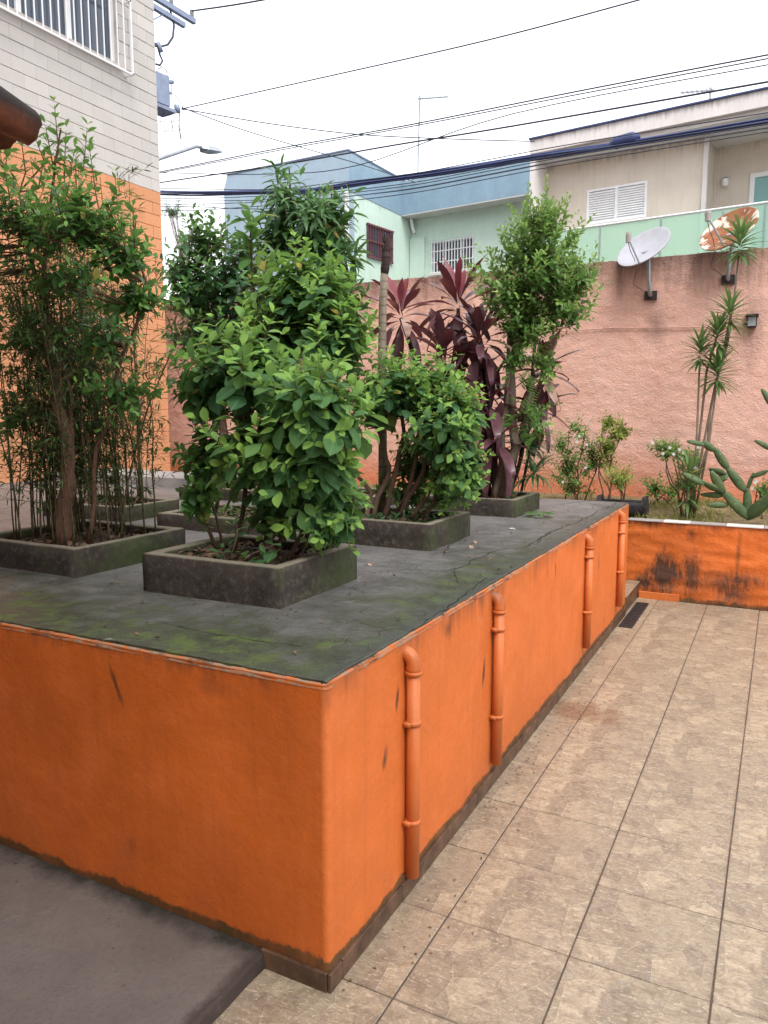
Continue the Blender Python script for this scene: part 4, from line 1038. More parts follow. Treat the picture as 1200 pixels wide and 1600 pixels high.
# ---- TV aerials
def aerial(px0, py0, px1, py1, off, boom_to, lab, els, dirs):
    u0, z0 = hp(px0, py0, off); u1, z1 = hp(px1, py1, off)
    root = thing('tv_aerial', lab, 'aerial', tuple(hw(u0, z0, off)), 'TV aerials on the roofs')
    MB().tube([hw(u0, z0 - .3, off), hw(u1, z1, off)], 0.026, 6).build('mast', 'grey_metal', root)
    ub, zb_ = hp(*boom_to, off)
    a, b = hw(u1 - .08 * dirs, z1 - .06, off), hw(ub, zb_, off)
    MB().tube([a, b], 0.020, 5).build('boom', 'grey_metal', root)
    m = MB()
    for k in range(els):
        p_ = a.lerp(b, (k + .5) / els); m.tube([p_ + Vector(HN) * .22, p_ - Vector(HN) * .22], 0.007, 4)
        m.tube([p_ + Vector((0, 0, .03)), p_ - Vector((0, 0, .03))], 0.008, 4)
    m.build('elements', 'grey_metal', root)
aerial(652, 290, 656, 150, -2.1, (700, 151), 'tall thin TV aerial mast rising behind the blue parapet', 8, 1)
aerial(1110, 164, 1110, 137, 0.1, (1063, 145), 'short TV aerial above the beige house roof', 7, -1)

# ================================================================ utility pole, lamp and wires
PO = 6.2                                   # wire line: metres in front of the house fronts
pu, _ = hp(214, 400, PO)
pole = thing('utility_pole', 'concrete utility pole with crossarms and transformer half hidden by the flats', 'utility pole', tuple(hw(pu, STREET, PO)))
MB().tube([hw(pu, STREET, PO), hw(pu, 11.5, PO)], [0.17, 0.11], 12).build('shaft', 'pavement', pole, True)
def alongn(px, py):   # on the vertical plane through the pole square to the street
    d = ray(px, py); o_ = HO + HU * pu; t_ = ((o_ - CAM) @ HU) / (d @ HU); q = CAM + d * t_
    return float((q - HO) @ HN), float(q[2])
def barbox(px0, py0, px1, py1, hh, du, name, mat='blue_grey_metal'):
    o0, z0 = alongn(px0, py0); o1, z1 = alongn(px1, py1); z = (z0 + z1) / 2
    a, b = hw(pu, z0, o0), hw(pu, z1, o1)
    m = MB(); U = Vector(HU) * du
    vs = [q + s1 * U + Vector((0, 0, s2 * hh)) for q in (a, b) for s1 in (-1, 1) for s2 in (-1, 1)]
    m.add(vs, [(0, 1, 3, 2), (4, 6, 7, 5), (0, 4, 5, 1), (2, 3, 7, 6), (0, 2, 6, 4), (1, 5, 7, 3)])
    return m.build(name, mat, pole)
barbox(226, -14, 304, 34, .055, .05, 'crossarm'); barbox(226, 2, 288, 40, .05, .05, 'crossarm')
barbox(226, 38, 262, 19, .02, .02, 'brace')
for px, py in ((300, 30), (268, 11)):
    o_, z_ = alongn(px, py)
    m = MB(); prof = [(0.02, 0)]
    for k in range(5): prof += [(0.028, .03 + k * .035), (0.055, .045 + k * .035), (0.03, .055 + k * .035)]
    m.lathe(prof + [(0.0, .22)], hw(pu, z_, o_), (0, 0, 1), 10).build('insulator', 'grey_metal', pole, True)
o0_, z1_ = alongn(258, 122); _, z0_ = alongn(250, 165)
MB().hbox(pu - .14, pu + .14, o0_, PO - .1, z0_, z1_).build('transformer', 'blue_grey_metal', pole)
o2_, z2_ = alongn(266, 172); MB().hbox(pu - .25, pu + .2, o2_, PO - .05, z0_ - .12, z0_ - .05).build('bracket', 'blue_grey_metal', pole)
def ncurve(pts, r, name, mat):
    return MB().tube([hw(pu, alongn(*q)[1], alongn(*q)[0]) for q in pts], r, 6).build(name, mat, pole, True)
ncurve([(263, 3), (267, 20), (272, 40), (270, 58), (262, 70), (250, 73), (235, 70)], .025, 'jumper', 'cable_black')
ncurve([(236, 62), (246, 72), (250, 86), (254, 95), (250, 102), (236, 98)], .022, 'jumper', 'cable_black')
ncurve([(247, 118), (247, 108), (253, 104), (260, 110), (262, 122)], .010, 'jumper', 'cable_black')
ncurve([(246, 66), (252, 82)], .06, 'fuse_cutout', 'blue_grey_metal')
ncurve([(258, 128), (270, 128)], .05, 'bushing', 'blue_grey_metal'); ncurve([(257, 140), (266, 146)], .035, 'bushing', 'blue_grey_metal')
ncurve([(268, 132), (268, 150), (276, 168), (288, 172)], .008, 'jumper', 'cable_black'); ncurve([(262, 148), (272, 146), (286, 168)], .008, 'jumper', 'cable_black')
ncurve([(276, 164), (278, 176)], .07, 'splice_box', 'blue_grey_metal')
ncurve([(280, 172), (280, 200), (283, 218)], .016, 'rack', 'blue_grey_metal')
for q in ([(248, 190), (268, 190), (288, 186)], [(248, 205), (268, 205), (284, 202)], [(258, 176), (250, 186), (252, 200), (262, 205), (270, 200), (268, 186), (262, 176)], [(266, 175), (272, 190), (282, 202)], [(256, 205), (262, 211), (270, 208), (268, 190)]):
    ncurve(q, .006, 'loose_wire', 'cable_black')
# street lamp arm
la = thing('street_lamp', 'street lamp on a long curved grey arm beside the utility pole', 'street lamp', tuple(hw(pu, alongn(226, 258)[1], PO)))
pts = [(216, 262), (252, 247), (285, 236), (306, 229), (316, 230)]
MB().tube([hw(pu, alongn(*q)[1], alongn(*q)[0]) for q in pts], .04, 8).build('arm', 'grey_metal', la, True)
o_, z_ = alongn(314, 230); o1_, z1_ = alongn(344, 238)
m = MB(); vs = []
A, B = hw(pu, z_, o_), hw(pu, z1_, o1_); D = (B - A); U = Vector(HU)
for tt, w_, h0, h1 in ((0, .05, -.03, .03), (.2, .17, -.06, .05), (.7, .20, -.05, .05), (1, .10, -.02, .03)):
    for s1, hh_ in ((-1, h0), (1, h0), (1, h1), (-1, h1)): vs.append(A + D * tt + U * (w_ * s1 * (0.6 if hh_ > 0 else 1)) + Vector((0, 0, hh_)))
fs = [(0, 1, 2, 3), (15, 14, 13, 12)]
for k in range(3):
    for i in range(4): j = (i + 1) % 4; fs.append((k * 4 + i, k * 4 + 4 + i, k * 4 + 4 + j, k * 4 + j))
m.add(vs, fs).build('lamp_head', 'grey_metal', la)
# wires
def wire(pts, r, lab, mat='cable_black', off=PO, n=5, cat='cable', grp='overhead wires along the street', name='overhead_wire'):
    P = []
    for q in pts:
        o_ = q[2] if len(q) > 2 else off
        u_, z_ = hp(q[0], q[1], o_); P.append(hw(u_, z_, o_))
    # smooth through the points
    out = []
    for i in range(len(P) - 1):
        p0, p1, p2, p3 = P[max(0, i - 1)], P[i], P[i + 1], P[min(len(P) - 1, i + 2)]
        for k in range(6):
            t_ = k / 6; out.append(0.5 * ((2 * p1) + (p2 - p0) * t_ + (2 * p0 - 5 * p1 + 4 * p2 - p3) * t_ ** 2 + (3 * p1 - p0 - 3 * p2 + p3) * t_ ** 3))
    out.append(P[-1])
    o = MB().tube(out, r, n).build(name, mat, None, True); tag(o, lab, cat, grp); return o
wire([(300, 17), (415, -1), (700, -60)], .016, 'thick wire leaving the crossarm insulator', off=PO)
wire([(284, 170), (500, 122), (760, 63), (1005, -2), (1300, -84)], .011, 'thin wire rising steeply from the pole across the open sky')
wire([(284, 168), (380, 203, 4.5), (480, 233, 3), (560, 256, 1.5), (646, 284, -1.4)], .011, 'thin drop wire sagging from the pole to the blue parapet')
wire([(284, 170), (420, 193, 5), (560, 210, 4), (700, 217, 3), (835, 221, 1.0)], .011, 'thin drop wire running from the pole to the beige house corner')
wire([(205, 278), (252, 268), (440, 231), (640, 195), (900, 143), (1250, 76)], .011, 'topmost of the long street wires passing above the aerial')
wire([(205, 281), (252, 270), (440, 234), (640, 198), (900, 148), (1250, 82)], .009, 'thin wire hugging the topmost long street wire')
wire([(205, 270), (252, 270), (420, 272), (560, 258), (800, 178), (1250, 92)], .008, 'fine wire dipping low over the mint house then climbing')
wire([(205, 294), (252, 285), (440, 257), (620, 226), (800, 197), (1250, 119)], .014, 'dark single street wire above the blue cable bundle')
bun = [(205, 300), (300, 302), (400, 301), (480, 298), (560, 287), (700, 268), (830, 247), (1000, 222), (1250, 181)]
for k in range(7):
    a = k * 6.28 / 7; dx = 3.8 * math.sin(a); dy = 4.2 * math.cos(a)
    wire([(x, y + dy * (0.55 + 0.35 * (x / 1200)) + rng.uniform(-1.6, 1.6)) for x, y in bun], .014, 'blue black telephone cable in the thick bundle before the houses', 'cable_blue', PO + 0.06 * math.sin(a), 6, 'cable', 'cables of the thick telephone bundle')
for k, (ya, yb, yc) in enumerate(((309, 306, 300), (313, 312, 304), (318, 315, 309), (322, 326, 310), (328, 321, 316), (294, 296, 286))):
    wire([(205, ya), (300, ya + 1), (420, yb), (520, yc), (640, yc - 14), (760, yc - 36), (900, yc - 62), (1250, yc - 118)], .007, 'slack thin telephone wire hanging just below the thick bundle', 'cable_black', PO + .2 + .08 * k, 4, 'cable', 'slack telephone wires')
u_, z_ = hp(975, 222, PO)
o = MB().tube([hw(u_ - .22, z_ - .01, PO), hw(u_ - .12, z_ + .01, PO), hw(u_ + .12, z_ + .03, PO), hw(u_ + .22, z_ + .04, PO)], [.03, .09, .09, .03], 8).build('splice_closure', 'cable_blue', None, True)
tag(o, 'dark cable splice closure lashed to the telephone bundle', 'splice closure')

# ================================================================ things on the pink wall
def dish(cx_, cy_, mat, lab, mount, dia, lnb):
    c = ony(cx_, cy_, 9.62); foot = ony(*mount, 9.79)
    v = unit(Vector(CAM) - c)
    n = unit(v * math.cos(math.radians(57)) + (Vector(_R) * -0.48 + Vector(UP) * 0.876) * math.sin(math.radians(57)))
    root = thing('satellite_dish', lab, 'satellite dish', tuple(foot), 'satellite dishes on the pink wall')
    R = dia / 2; prof = [(R * k / 9, 0.20 * R * ((k / 9) ** 2 - 1)) for k in range(10)]
    prof += [(R + .006, 0.0), (R + .006, -.012)] + [(R * k / 9, 0.20 * R * ((k / 9) ** 2 - 1) - .008) for k in range(9, -1, -1)]
    MB().lathe(prof, c, n, 40).build('reflector', mat, root, True)
    back = c - n * (0.2 * R + .02)
    MB().tube([back + n * .02, back - n * .06 - Vector((0, 0, .03))], .05, 8).build('bracket', 'grey_metal', root)
    elb = back - n * .05 - Vector((0, 0, .04))
    MB().tube([elb + Vector((0, 0, .05)), Vector((foot.x, foot.y - .12, foot.z + .05)), Vector((foot.x, foot.y - .05, foot.z)), Vector((foot.x, foot.y + .01, foot.z))], .022, 10).build('mast', 'grey_metal', root, True)
    MB().box(foot.x - .07, foot.x + .07, foot.y - .03, foot.y + .02, foot.z - .05, foot.z + .05).build('wall_plate', 'dark_iron', root)
    side = unit(Vector(_R) * 0.2 - Vector(UP)); side = unit(side - n * side.dot(n))
    st0 = c + side * R * 0.98
    head = Vector(ony(*lnb, 9.40))
    MB().tube([st0, head], .011, 6).build('feed_arm', 'grey_metal', root)
    MB().tube([head + Vector((0, 0, -.05)), head + Vector((0, 0, .03)), head + Vector((.0, 0, .06))], [.028, .034, .03], 10).build('receiver_head', 'coping_grey', root)
    MB().tube(wig(head + Vector((0, 0, -.05)), foot + Vector((-.05, -.06, .02)), 8, .12, 4, -.15), .004, 4).build('lead', 'cable_black', root)
dish(1005, 385, 'dish_grey', 'pale grey satellite dish on a bent pole bolted to the pink wall', (1017, 462), 0.63, (982, 372))
dish(1138, 357, 'dish_rusty', 'rusted peeling satellite dish beside the spiky dracaena top', (1138, 437), 0.64, (1106, 338))
lp = ony(1175, 503, 9.76)
l_ = thing('wall_light', 'small square dark lamp fixed to the rough pink wall', 'lamp', tuple(lp))
MB().bevelbox(lp.x - .05, lp.x + .05, 9.72, 9.80, lp.z - .06, lp.z + .07, .006).build('housing', 'dark_iron', l_)
MB().add([(lp.x - .065, 9.65, lp.z + .075), (lp.x + .065, 9.65, lp.z + .075), (lp.x + .065, 9.80, lp.z + .095), (lp.x - .065, 9.80, lp.z + .095), (lp.x - .065, 9.65, lp.z + .06), (lp.x + .065, 9.65, lp.z + .06), (lp.x + .065, 9.80, lp.z + .06), (lp.x - .065, 9.80, lp.z + .06)],
         [(0, 1, 2, 3), (7, 6, 5, 4), (0, 4, 5, 1), (2, 6, 7, 3), (1, 5, 6, 2), (3, 7, 4, 0)]).build('hood', 'dark_iron', l_)
MB().box(lp.x - .04, lp.x + .04, 9.70, 9.722, lp.z - .05, lp.z + .05).build('lens', 'grey_metal', l_)
o = MB().tube([ony(x, y, 9.775) for x, y in ((840, 519), (900, 516), (960, 512), (1030, 512), (1100, 511), (1170, 506))], .007, 5).build('plaster_ridge', 'pink_render', None, True)  # ridge line in the wall plaster, modelled as a thin tube
tag(o, 'thin ridge line in the render running level along the rough pink wall', 'cable')
# black half log trough in the bed
a, b = ony(938, 786, 8.25), ony(1008, 788, 8.25)
lg = thing('log_trough', 'black hollow log trough of seedlings lying behind the terrace end', 'planter', (a.x, 8.25, 0.74))
m = MB(); vs = []; fs = []; nn = 16; N_ = 14
for i in range(nn + 1):
    x = a.x - .01 + (b.x - a.x + .02) * i / nn
    for k in range(N_ + 1):
        q = math.radians(150 + 240 * k / N_); rr = 0.115 + 0.010 * mn.noise((x * 5, k * .8, 0)) + 0.006 * mn.noise((x * 17, k * 2, 4))
        for r2 in (rr, rr - .03): vs.append((x, 8.25 + r2 * math.cos(q), .86 + r2 * math.sin(q)))
w = 2 * (N_ + 1)
for i in range(nn):
    for k in range(N_):
        p_ = i * w + 2 * k; fs += [(p_, p_ + w, p_ + w + 2, p_ + 2), (p_ + 1, p_ + 3, p_ + w + 3, p_ + w + 1)]
    for k in (0, N_): p_ = i * w + 2 * k; fs.append((p_, p_ + 1, p_ + w + 1, p_ + w))
m.add(vs, fs).build('shell', 'black_wood', lg, True)
for x in (a.x, b.x): MB().tube([(x - .022, 8.25, .86), (x + .022, 8.25, .862)], [.108, .114 if x == a.x else .122], 14).build('end_cap', 'black_wood', lg)
MB().box(a.x, b.x, 8.17, 8.33, .80, .885).build('soil', 'soil', lg)

# ================================================================ plants
LS_BROAD = leaf_shape(3, 0.58, 0.52, 0.22, 0.18, 0.12)
PS_BROAD = [leaf_shape(5, 0.60, 0.52, 0.22, 0.14, 0.12), leaf_shape(5, 0.54, 0.50, 0.30, 0.28, 0.12), leaf_shape(5, 0.64, 0.55, 0.15, 0.22, 0.10, 0.01)]
LS_ELL = leaf_shape(3, 0.46, 0.48, 0.25, 0.2, 0.08)
LS_LANCE = leaf_shape(3, 0.20, 0.40, 0.3, 0.35, 0.06)
LS_BAM = leaf_shape(2, 0.17, 0.32, 0.2, 0.25, 0.05)
LS_SPIKE = leaf_shape(3, 0.10, 0.35, 0.4, 0.25, 0.0)
def px2m(p, px): return px * depth(p) / FPX
def lobe_px(P, x, y, rx, ry, Y, count, rdepth=None, **kw):
    c = ony(x, y, Y); sx, sz = px2m(c, rx), px2m(c, ry)
    P.lobe(c, (sx, rdepth or (sx + sz) / 2, sz), count, **kw); return c
def stem_px(P, pts, Y, r0, r1, amp=0.0, n=7, base=None):
    Q = [ony(x, y, (Y if not hasattr(Y, '__len__') else Y[i])) for i, (x, y) in enumerate(pts)]
    if base is not None: Q[0] = Vector(base)
    out = []
    for i in range(len(Q) - 1): out += wig(Q[i], Q[i + 1], 4, 0.05, rng.random() * 50)[:-1]
    P.limb(out + [Q[-1]], r0, r1, n); return Q

# ---- big broad leaved shrub in the near box
x0, x1, y0, y1, zs_ = BOX['near']
P = Plant('broad_leaf_shrub', 'big bright broad leaved shrub spilling over the corner planter box', 'shrub', (-2.2, 2.95, zs_))
YN = 2.93
for bx, by, pts in ((-2.10, 2.95, [(455, 860), (470, 760), (480, 650), (470, 560)]), (-2.20, 3.0, [(430, 860), (420, 760), (415, 650), (400, 560)]), (-2.35, 2.95, [(390, 860), (385, 740), (382, 620), (380, 540)]),
                    (-2.0, 2.9, [(490, 860), (510, 760), (525, 660), (520, 600)]), (-2.15, 2.85, [(440, 870), (450, 800), (455, 740), (470, 690)]), (-2.05, 3.05, [(470, 860), (500, 800), (530, 730), (545, 660)])):
    stem_px(P, pts, YN + rng.uniform(-.08, .1), .013, .006, base=(bx, by, zs_))
kw = dict(length=0.20, pairs=5, size=0.142, up=0.8, shell=0.45, spread=1.2, gravity=0.45, age_tip=1.2, tipshrink=.4, jitter=.22)
lobe_px(P, 385, 580, 108, 72, 3.0, 58, 0.30, below=-.5, **kw)
lobe_px(P, 495, 635, 84, 72, 2.85, 56, 0.27, below=-.6, **kw)
lobe_px(P, 440, 715, 105, 85, 2.85, 52, 0.27, below=-.9, **kw)
lobe_px(P, 400, 660, 90, 60, 2.95, 22, 0.25, below=-.9, **kw)
kw['up'] = 0.25
lobe_px(P, 505, 740, 66, 95, 2.90, 42, 0.25, below=-.9, **kw)
kw.update(length=.12, pairs=4, size=.10)
lobe_px(P, 520, 805, 52, 60, 2.93, 46, 0.2, below=-1, **kw); lobe_px(P, 440, 800, 75, 45, 2.98, 30, 0.18, below=-1, **kw)
P.done('bark_brown', 'leaf_broad', LS_BROAD, 290, PS_BROAD, 'stems', 'foliage')
# small seedling at its foot
P = Plant('seedling', 'small broad leaved seedling at the front edge of the corner planter box', 'plant', (-2.25, 2.70, zs_))
for px, py in ((372, 830), (390, 868), (345, 862), (412, 872), (430, 850)):
    c = ony(px, py, 2.70); b = Vector((-2.22, 2.73, zs_ - .01)); P.wood.tube([b, b.lerp(c, .5) + rv() * .01, c], .004, 5)
    shoot(P.lv, c - Vector((0, 0, .03)), Vector((rng.gauss(0, .3), -.3, 1)), .06, 3, .085, 1.3, .1, .5)
P.done('bark_pale', 'leaf_broad', LS_BROAD, 22, PS_BROAD, 'stems', 'foliage')
# slim shrub at the left end of the same box
P = Plant('slim_shrub', 'slim shrub of drooping leaves at the left end of the corner planter box', 'shrub', (-2.47, 2.98, zs_))
stem_px(P, [(312, 850), (314, 790), (318, 700), (322, 600)], 2.98, .011, .005, base=(-2.47, 2.98, zs_))
stem_px(P, [(312, 850), (322, 760), (340, 660)], 3.0, .008, .004, base=(-2.45, 3.0, zs_))
kw = dict(length=0.15, pairs=5, size=0.095, up=0.2, shell=0.5, spread=1.2, gravity=0.5, age_tip=.5)
lobe_px(P, 318, 620, 42, 80, 2.98, 26, .15, **kw); lobe_px(P, 325, 720, 48, 70, 2.98, 26, .15, below=-.9, **kw); lobe_px(P, 308, 775, 32, 28, 2.96, 12, .1, below=-.9, **kw)
P.done('bark_brown', 'leaf_tree', LS_BROAD, 60, PS_BROAD, 'stems', 'foliage')
# ---- paler twin shrub behind it
x0, x1, y0, y1, zs_ = BOX['midleft']
P = Plant('broad_leaf_shrub', 'tall pale green broad leaved shrub rising behind the big corner shrub', 'shrub', (-3.35, 4.4, zs_))
for bx, pts in ((-3.2, [(450, 800), (465, 650), (475, 540), (470, 460)]), (-3.3, [(440, 800), (440, 650), (430, 560)]), (-3.15, [(470, 800), (500, 650), (510, 560), (520, 480)])):
    stem_px(P, pts, 4.4, .016, .006, base=(bx, 4.4, zs_))
kw = dict(length=0.22, pairs=6, size=0.14, up=0.9, shell=0.45, spread=1.2, gravity=0.2, age_tip=1.4, tipshrink=.45, jitter=.22)
lobe_px(P, 475, 465, 82, 72, 4.4, 90, .35, below=-.7, **kw); lobe_px(P, 520, 525, 55, 75, 4.35, 64, .32, below=-.8, **kw); lobe_px(P, 430, 530, 60, 60, 4.4, 40, .3, below=-.9, **kw); lobe_px(P, 470, 600, 90, 80, 4.4, 26, .3, below=-.9, **kw)
P.done('bark_brown', 'leaf_broad', LS_BROAD, 160, PS_BROAD, 'stems', 'foliage')
# sapling with big leaves on a bare stem
P = Plant('sapling', 'sapling with a rosette of large drooping leaves on a bare thin stem', 'tree', (-3.6, 4.3, zs_))
stem_px(P, [(410, 800), (408, 560), (403, 500), (395, 440), (392, 385), (392, 352)], 4.3, .014, .006, base=(-3.6, 4.3, zs_))
for px, py, n_ in ((393, 402, 5), (392, 375, 4), (393, 350, 3)):
    c = ony(px, py, 4.3)
    shoot(P.lv, c, Vector((rng.gauss(0, .1), rng.gauss(0, .1), 1)), .10, n_ + 1, .19, 1.25, .35, .35, tipshrink=.7)
P.done('bark_brown', 'leaf_tree', leaf_shape(4, .42, .5, .2, .3, .12), 22, [leaf_shape(5, .42, .5, .2, .35, .12), leaf_shape(5, .46, .52, .2, .2, .12)])
# ---- lance leaved tree
x0, x1, y0, y1, zs_ = BOX['farleft']
P = Plant('lance_leaf_tree', 'tall tree of long narrow hanging leaves above the pale shrub', 'tree', (-3.4, 6.0, zs_))
stem_px(P, [(500, 790), (495, 560), (480, 430), (455, 340), (452, 262)], 6.0, .03, .006, base=(-3.4, 6.0, zs_))
for e_ in ((520, 290), (535, 350), (430, 320), (500, 300), (525, 400)): stem_px(P, [(488, 480), ((488 + e_[0]) / 2, 400), e_], 6.0, .014, .005)
kw = dict(length=0.30, pairs=7, size=0.24, up=0.9, shell=0.45, spread=1.15, gravity=0.45, age_tip=.6, tipshrink=.55)
lobe_px(P, 452, 320, 36, 50, 6.0, 16, .3, **kw); lobe_px(P, 500, 340, 46, 50, 6.0, 26, .35, **kw); lobe_px(P, 520, 390, 34, 55, 6.0, 22, .3, **kw); lobe_px(P, 440, 370, 55, 50, 6.0, 24, .3, **kw); lobe_px(P, 535, 470, 30, 60, 6.0, 14, .3, **kw)
P.done('bark_brown', 'leaf_lance', LS_LANCE, 0)
# ---- dense dark tree
x0, x1, y0, y1, zs_ = BOX['back']
P = Plant('dense_tree', 'dense dark green tree between the orange block wall and the pale shrub', 'tree', (-4.7, 5.9, zs_))
stem_px(P, [(340, 780), (345, 640), (350, 520), (352, 420)], 5.9, .05, .02, base=(-4.7, 5.9, zs_))
for e_ in ((300, 400), (320, 370), (390, 440), (290, 480), (400, 500), (345, 360)): stem_px(P, [(350, 560), ((350 + e_[0]) / 2, 480), e_], 5.9, .02, .006)
kw = dict(length=0.24, pairs=6, size=0.13, up=0.5, shell=0.5, spread=1.15, gravity=0.2, age_tip=1.0)
lobe_px(P, 310, 440, 48, 75, 5.9, 70, .5, below=-.9, **kw); lobe_px(P, 370, 440, 55, 80, 6.0, 80, .55, below=-.9, **kw); lobe_px(P, 330, 520, 75, 60, 5.9, 80, .5, below=-1, **kw)
kw.update(up=1.3, length=.3); lobe_px(P, 318, 372, 34, 32, 5.9, 22, .35, **kw); lobe_px(P, 395, 560, 60, 80, 6.0, 60, .4, below=-1, **kw)
P.done('bark_brown', 'leaf_deep', LS_ELL, 0)

# ---- left planter: forked tree and bamboo
x0, x1, y0, y1, zs_ = BOX['left']
tb = onz(108, 848, zs_)
P = Plant('forked_tree', 'slender tree with a forked reddish trunk and leafy top before the cream blocks', 'tree', (-3.42, 2.95, zs_))
YT = 2.80
stem_px(P, [(112, 850), (108, 760), (98, 660), (84, 580), (72, 500), (64, 440)], YT, .046, .020, n=10, base=(-3.40, YT, zs_))
stem_px(P, [(70, 490), (52, 420), (40, 370), (30, 300)], YT, .015, .005); stem_px(P, [(66, 460), (70, 400), (72, 350), (85, 270), (95, 200)], YT, .014, .004)
stem_px(P, [(112, 700), (113, 620), (95, 560)], YT + .03, .012, .008)
stem_px(P, [(120, 850), (150, 700), (190, 560), (215, 500), (228, 440), (190, 370), (150, 340)], YT + .12, .013, .004, base=(-3.30, YT + .1, zs_))
stem_px(P, [(72, 380), (120, 350), (165, 320)], YT, .007, .003)
kw = dict(length=0.17, pairs=6, size=0.078, up=0.9, shell=0.45, spread=1.05, gravity=0.05, age_tip=.9)
lobe_px(P, 40, 345, 85, 80, YT - .1, 50, .28, **kw); lobe_px(P, 125, 345, 80, 62, YT - .1, 40, .25, **kw); lobe_px(P, 190, 395, 60, 52, YT, 28, .2, **kw); lobe_px(P, -60, 400, 80, 100, YT, 34, .25, **kw); lobe_px(P, 90, 430, 100, 45, YT - .15, 18, .2, **kw)
kw.update(size=.068, up=.3); lobe_px(P, 40, 520, 60, 60, YT, 24, .2, below=-.9, **kw); lobe_px(P, 150, 520, 70, 60, YT, 28, .2, below=-.9, **kw); lobe_px(P, 190, 610, 60, 50, YT + .1, 22, .2, below=-.9, **kw); lobe_px(P, 30, 640, 60, 60, YT + .1, 16, .2, below=-.9, **kw)
kw.update(size=.078, up=.9)
for e_ in ((92, 185), (85, 215), (100, 225), (130, 215), (60, 240), (150, 250), (15, 250), (105, 250), (40, 215), (185, 290), (210, 330), (70, 200), (120, 265), (5, 225)):
    c = ony(e_[0], e_[1] + 55, YT + rng.uniform(-.1, .1)); d = Vector((rng.gauss(0, .15), rng.gauss(0, .15), 1))
    shoot(P.lv, c, d, .24, 7, .085, 1.0, .05, 1.0); a = min(P.limbs, key=lambda z: (z - c).length); P.wood.tube([a, c, c + unit(d) * .22], [.005, .004, .0015], 4, False)
kw.update(size=.085, up=.2); lobe_px(P, 215, 470, 45, 50, YT + .12, 20, .18, **kw)
P.done('bark_red', 'leaf_tree', LS_ELL, 120, [leaf_shape(4, .46, .48, .25, .2, .08), leaf_shape(4, .5, .5, .2, .3, .08)])
def bamboo(lab, box, n, hmin, hmax, leaves, size, lean=0.10, seed=1, xr=None):
    x0, x1, y0, y1, z = box
    root = thing('bamboo_clump', lab, 'bamboo', ((x0 + x1) / 2, (y0 + y1) / 2, z))
    L = Leaves(); twigs = MB()
    for k in range(n):
        bx, by = rng.uniform(*(xr or (x0 + .08, x1 - .08))), rng.uniform(y0 + .09, y1 - .09)
        h = rng.uniform(hmin, hmax); dx, dy = rng.gauss(0, lean), rng.gauss(0, lean)
        pts = []
        for i in range(9):
            t_ = i / 8; pts.append((bx + dx * h * t_ ** 1.6 + .012 * mn.noise((k, t_ * 4, 0)), by + dy * h * t_ ** 1.6 + .012 * mn.noise((k, t_ * 4, 5)), z - .01 + h * t_))
        r = rng.uniform(.0035, .007)
        MB().tube(pts, [r * (1 - .6 * i / 8) for i in range(9)], 5).build('culm', 'cane', root, True)
        nt = int(leaves * h / hmax)
        for j in range(nt):
            t_ = rng.uniform(.16, 1.0) ** .85; i = min(7, int(t_ * 8)); f = t_ * 8 - i
            p = Vector(pts[i]).lerp(Vector(pts[i + 1]), f); d = unit(Vector((rng.gauss(0, 1), rng.gauss(0, 1), .35 + .3 * rng.random())))
            tl = rng.uniform(.06, .2); e = p + d * tl; twigs.tube([p, e], [.0016, .0008], 3, False)
            for q in range(rng.randint(4, 7)):
                pp = p.lerp(e, rng.uniform(.3, 1)); ld = unit(d + rv() * .7 + Vector((0, 0, -.35)))
                L.add(pp, ld, Vector((rng.gauss(0, .4), rng.gauss(0, .4), 1)), size * rng.uniform(.7, 1.2), rng.random() ** 3 * .6)
    twigs.build('twigs', 'cane', root); root.children[-1]['kind'] = 'stuff'
    L.build(root, 'leaf_bamboo', LS_BAM)
bamboo('dense thin bamboo clump filling the left planter box around the forked tree', BOX['left'], 60, .7, 1.9, 62, .055, .13)
bamboo('sparse sunlit bamboo clump close to the orange block wall', BOX['rear'], 30, 1.2, 2.7, 32, .075, .07)

# ---- round shrub in the middle box, bare ringed trunk
x0, x1, y0, y1, zs_ = BOX['mid']
P = Plant('round_shrub', 'round leafy shrub with twisted bare lower stems in the middle planter box', 'shrub', (-2.2, 4.4, zs_))
for b_, pts in (((-2.33, 4.35), [(612, 820), (608, 740), (600, 690), (575, 640), (570, 600)]), ((-2.28, 4.40), [(614, 820), (620, 730), (632, 680), (625, 620), (640, 590)]),
                ((-2.2, 4.42), [(640, 820), (660, 740), (670, 670), (690, 620)]), ((-2.1, 4.4), [(660, 815), (690, 740), (700, 680), (720, 640)]), ((-2.05, 4.45), [(680, 815), (700, 750), (735, 690)]),
                ((-2.25, 4.5), [(630, 820), (640, 760), (655, 700), (650, 630)]), ((-2.35, 4.3), [(600, 820), (580, 770), (556, 740), (545, 735)])):
    stem_px(P, pts, 4.42, .019, .008, base=(*b_, zs_))
kw = dict(length=0.19, pairs=6, size=0.105, up=0.8, shell=0.45, spread=1.2, gravity=0.2, age_tip=1.4, tipshrink=.4, jitter=.22)
lobe_px(P, 640, 610, 84, 60, 4.42, 100, .38, below=-.6, **kw); lobe_px(P, 700, 660, 66, 72, 4.40, 96, .34, below=-.7, **kw); lobe_px(P, 590, 625, 50, 60, 4.42, 50, .3, below=-.6, **kw)
kw.update(up=.1, gravity=.4, length=.14); lobe_px(P, 720, 730, 48, 50, 4.45, 46, .25, below=-1, **kw); lobe_px(P, 650, 720, 60, 50, 4.6, 26, .2, below=-1, **kw); kw.update(size=.075); lobe_px(P, 700, 765, 45, 30, 4.5, 22, .18, below=-1, **kw); lobe_px(P, 640, 770, 55, 30, 4.6, 18, .15, below=-1, **kw)
P.done('bark_brown', 'leaf_broad', LS_BROAD, 280, PS_BROAD, 'stems', 'foliage')
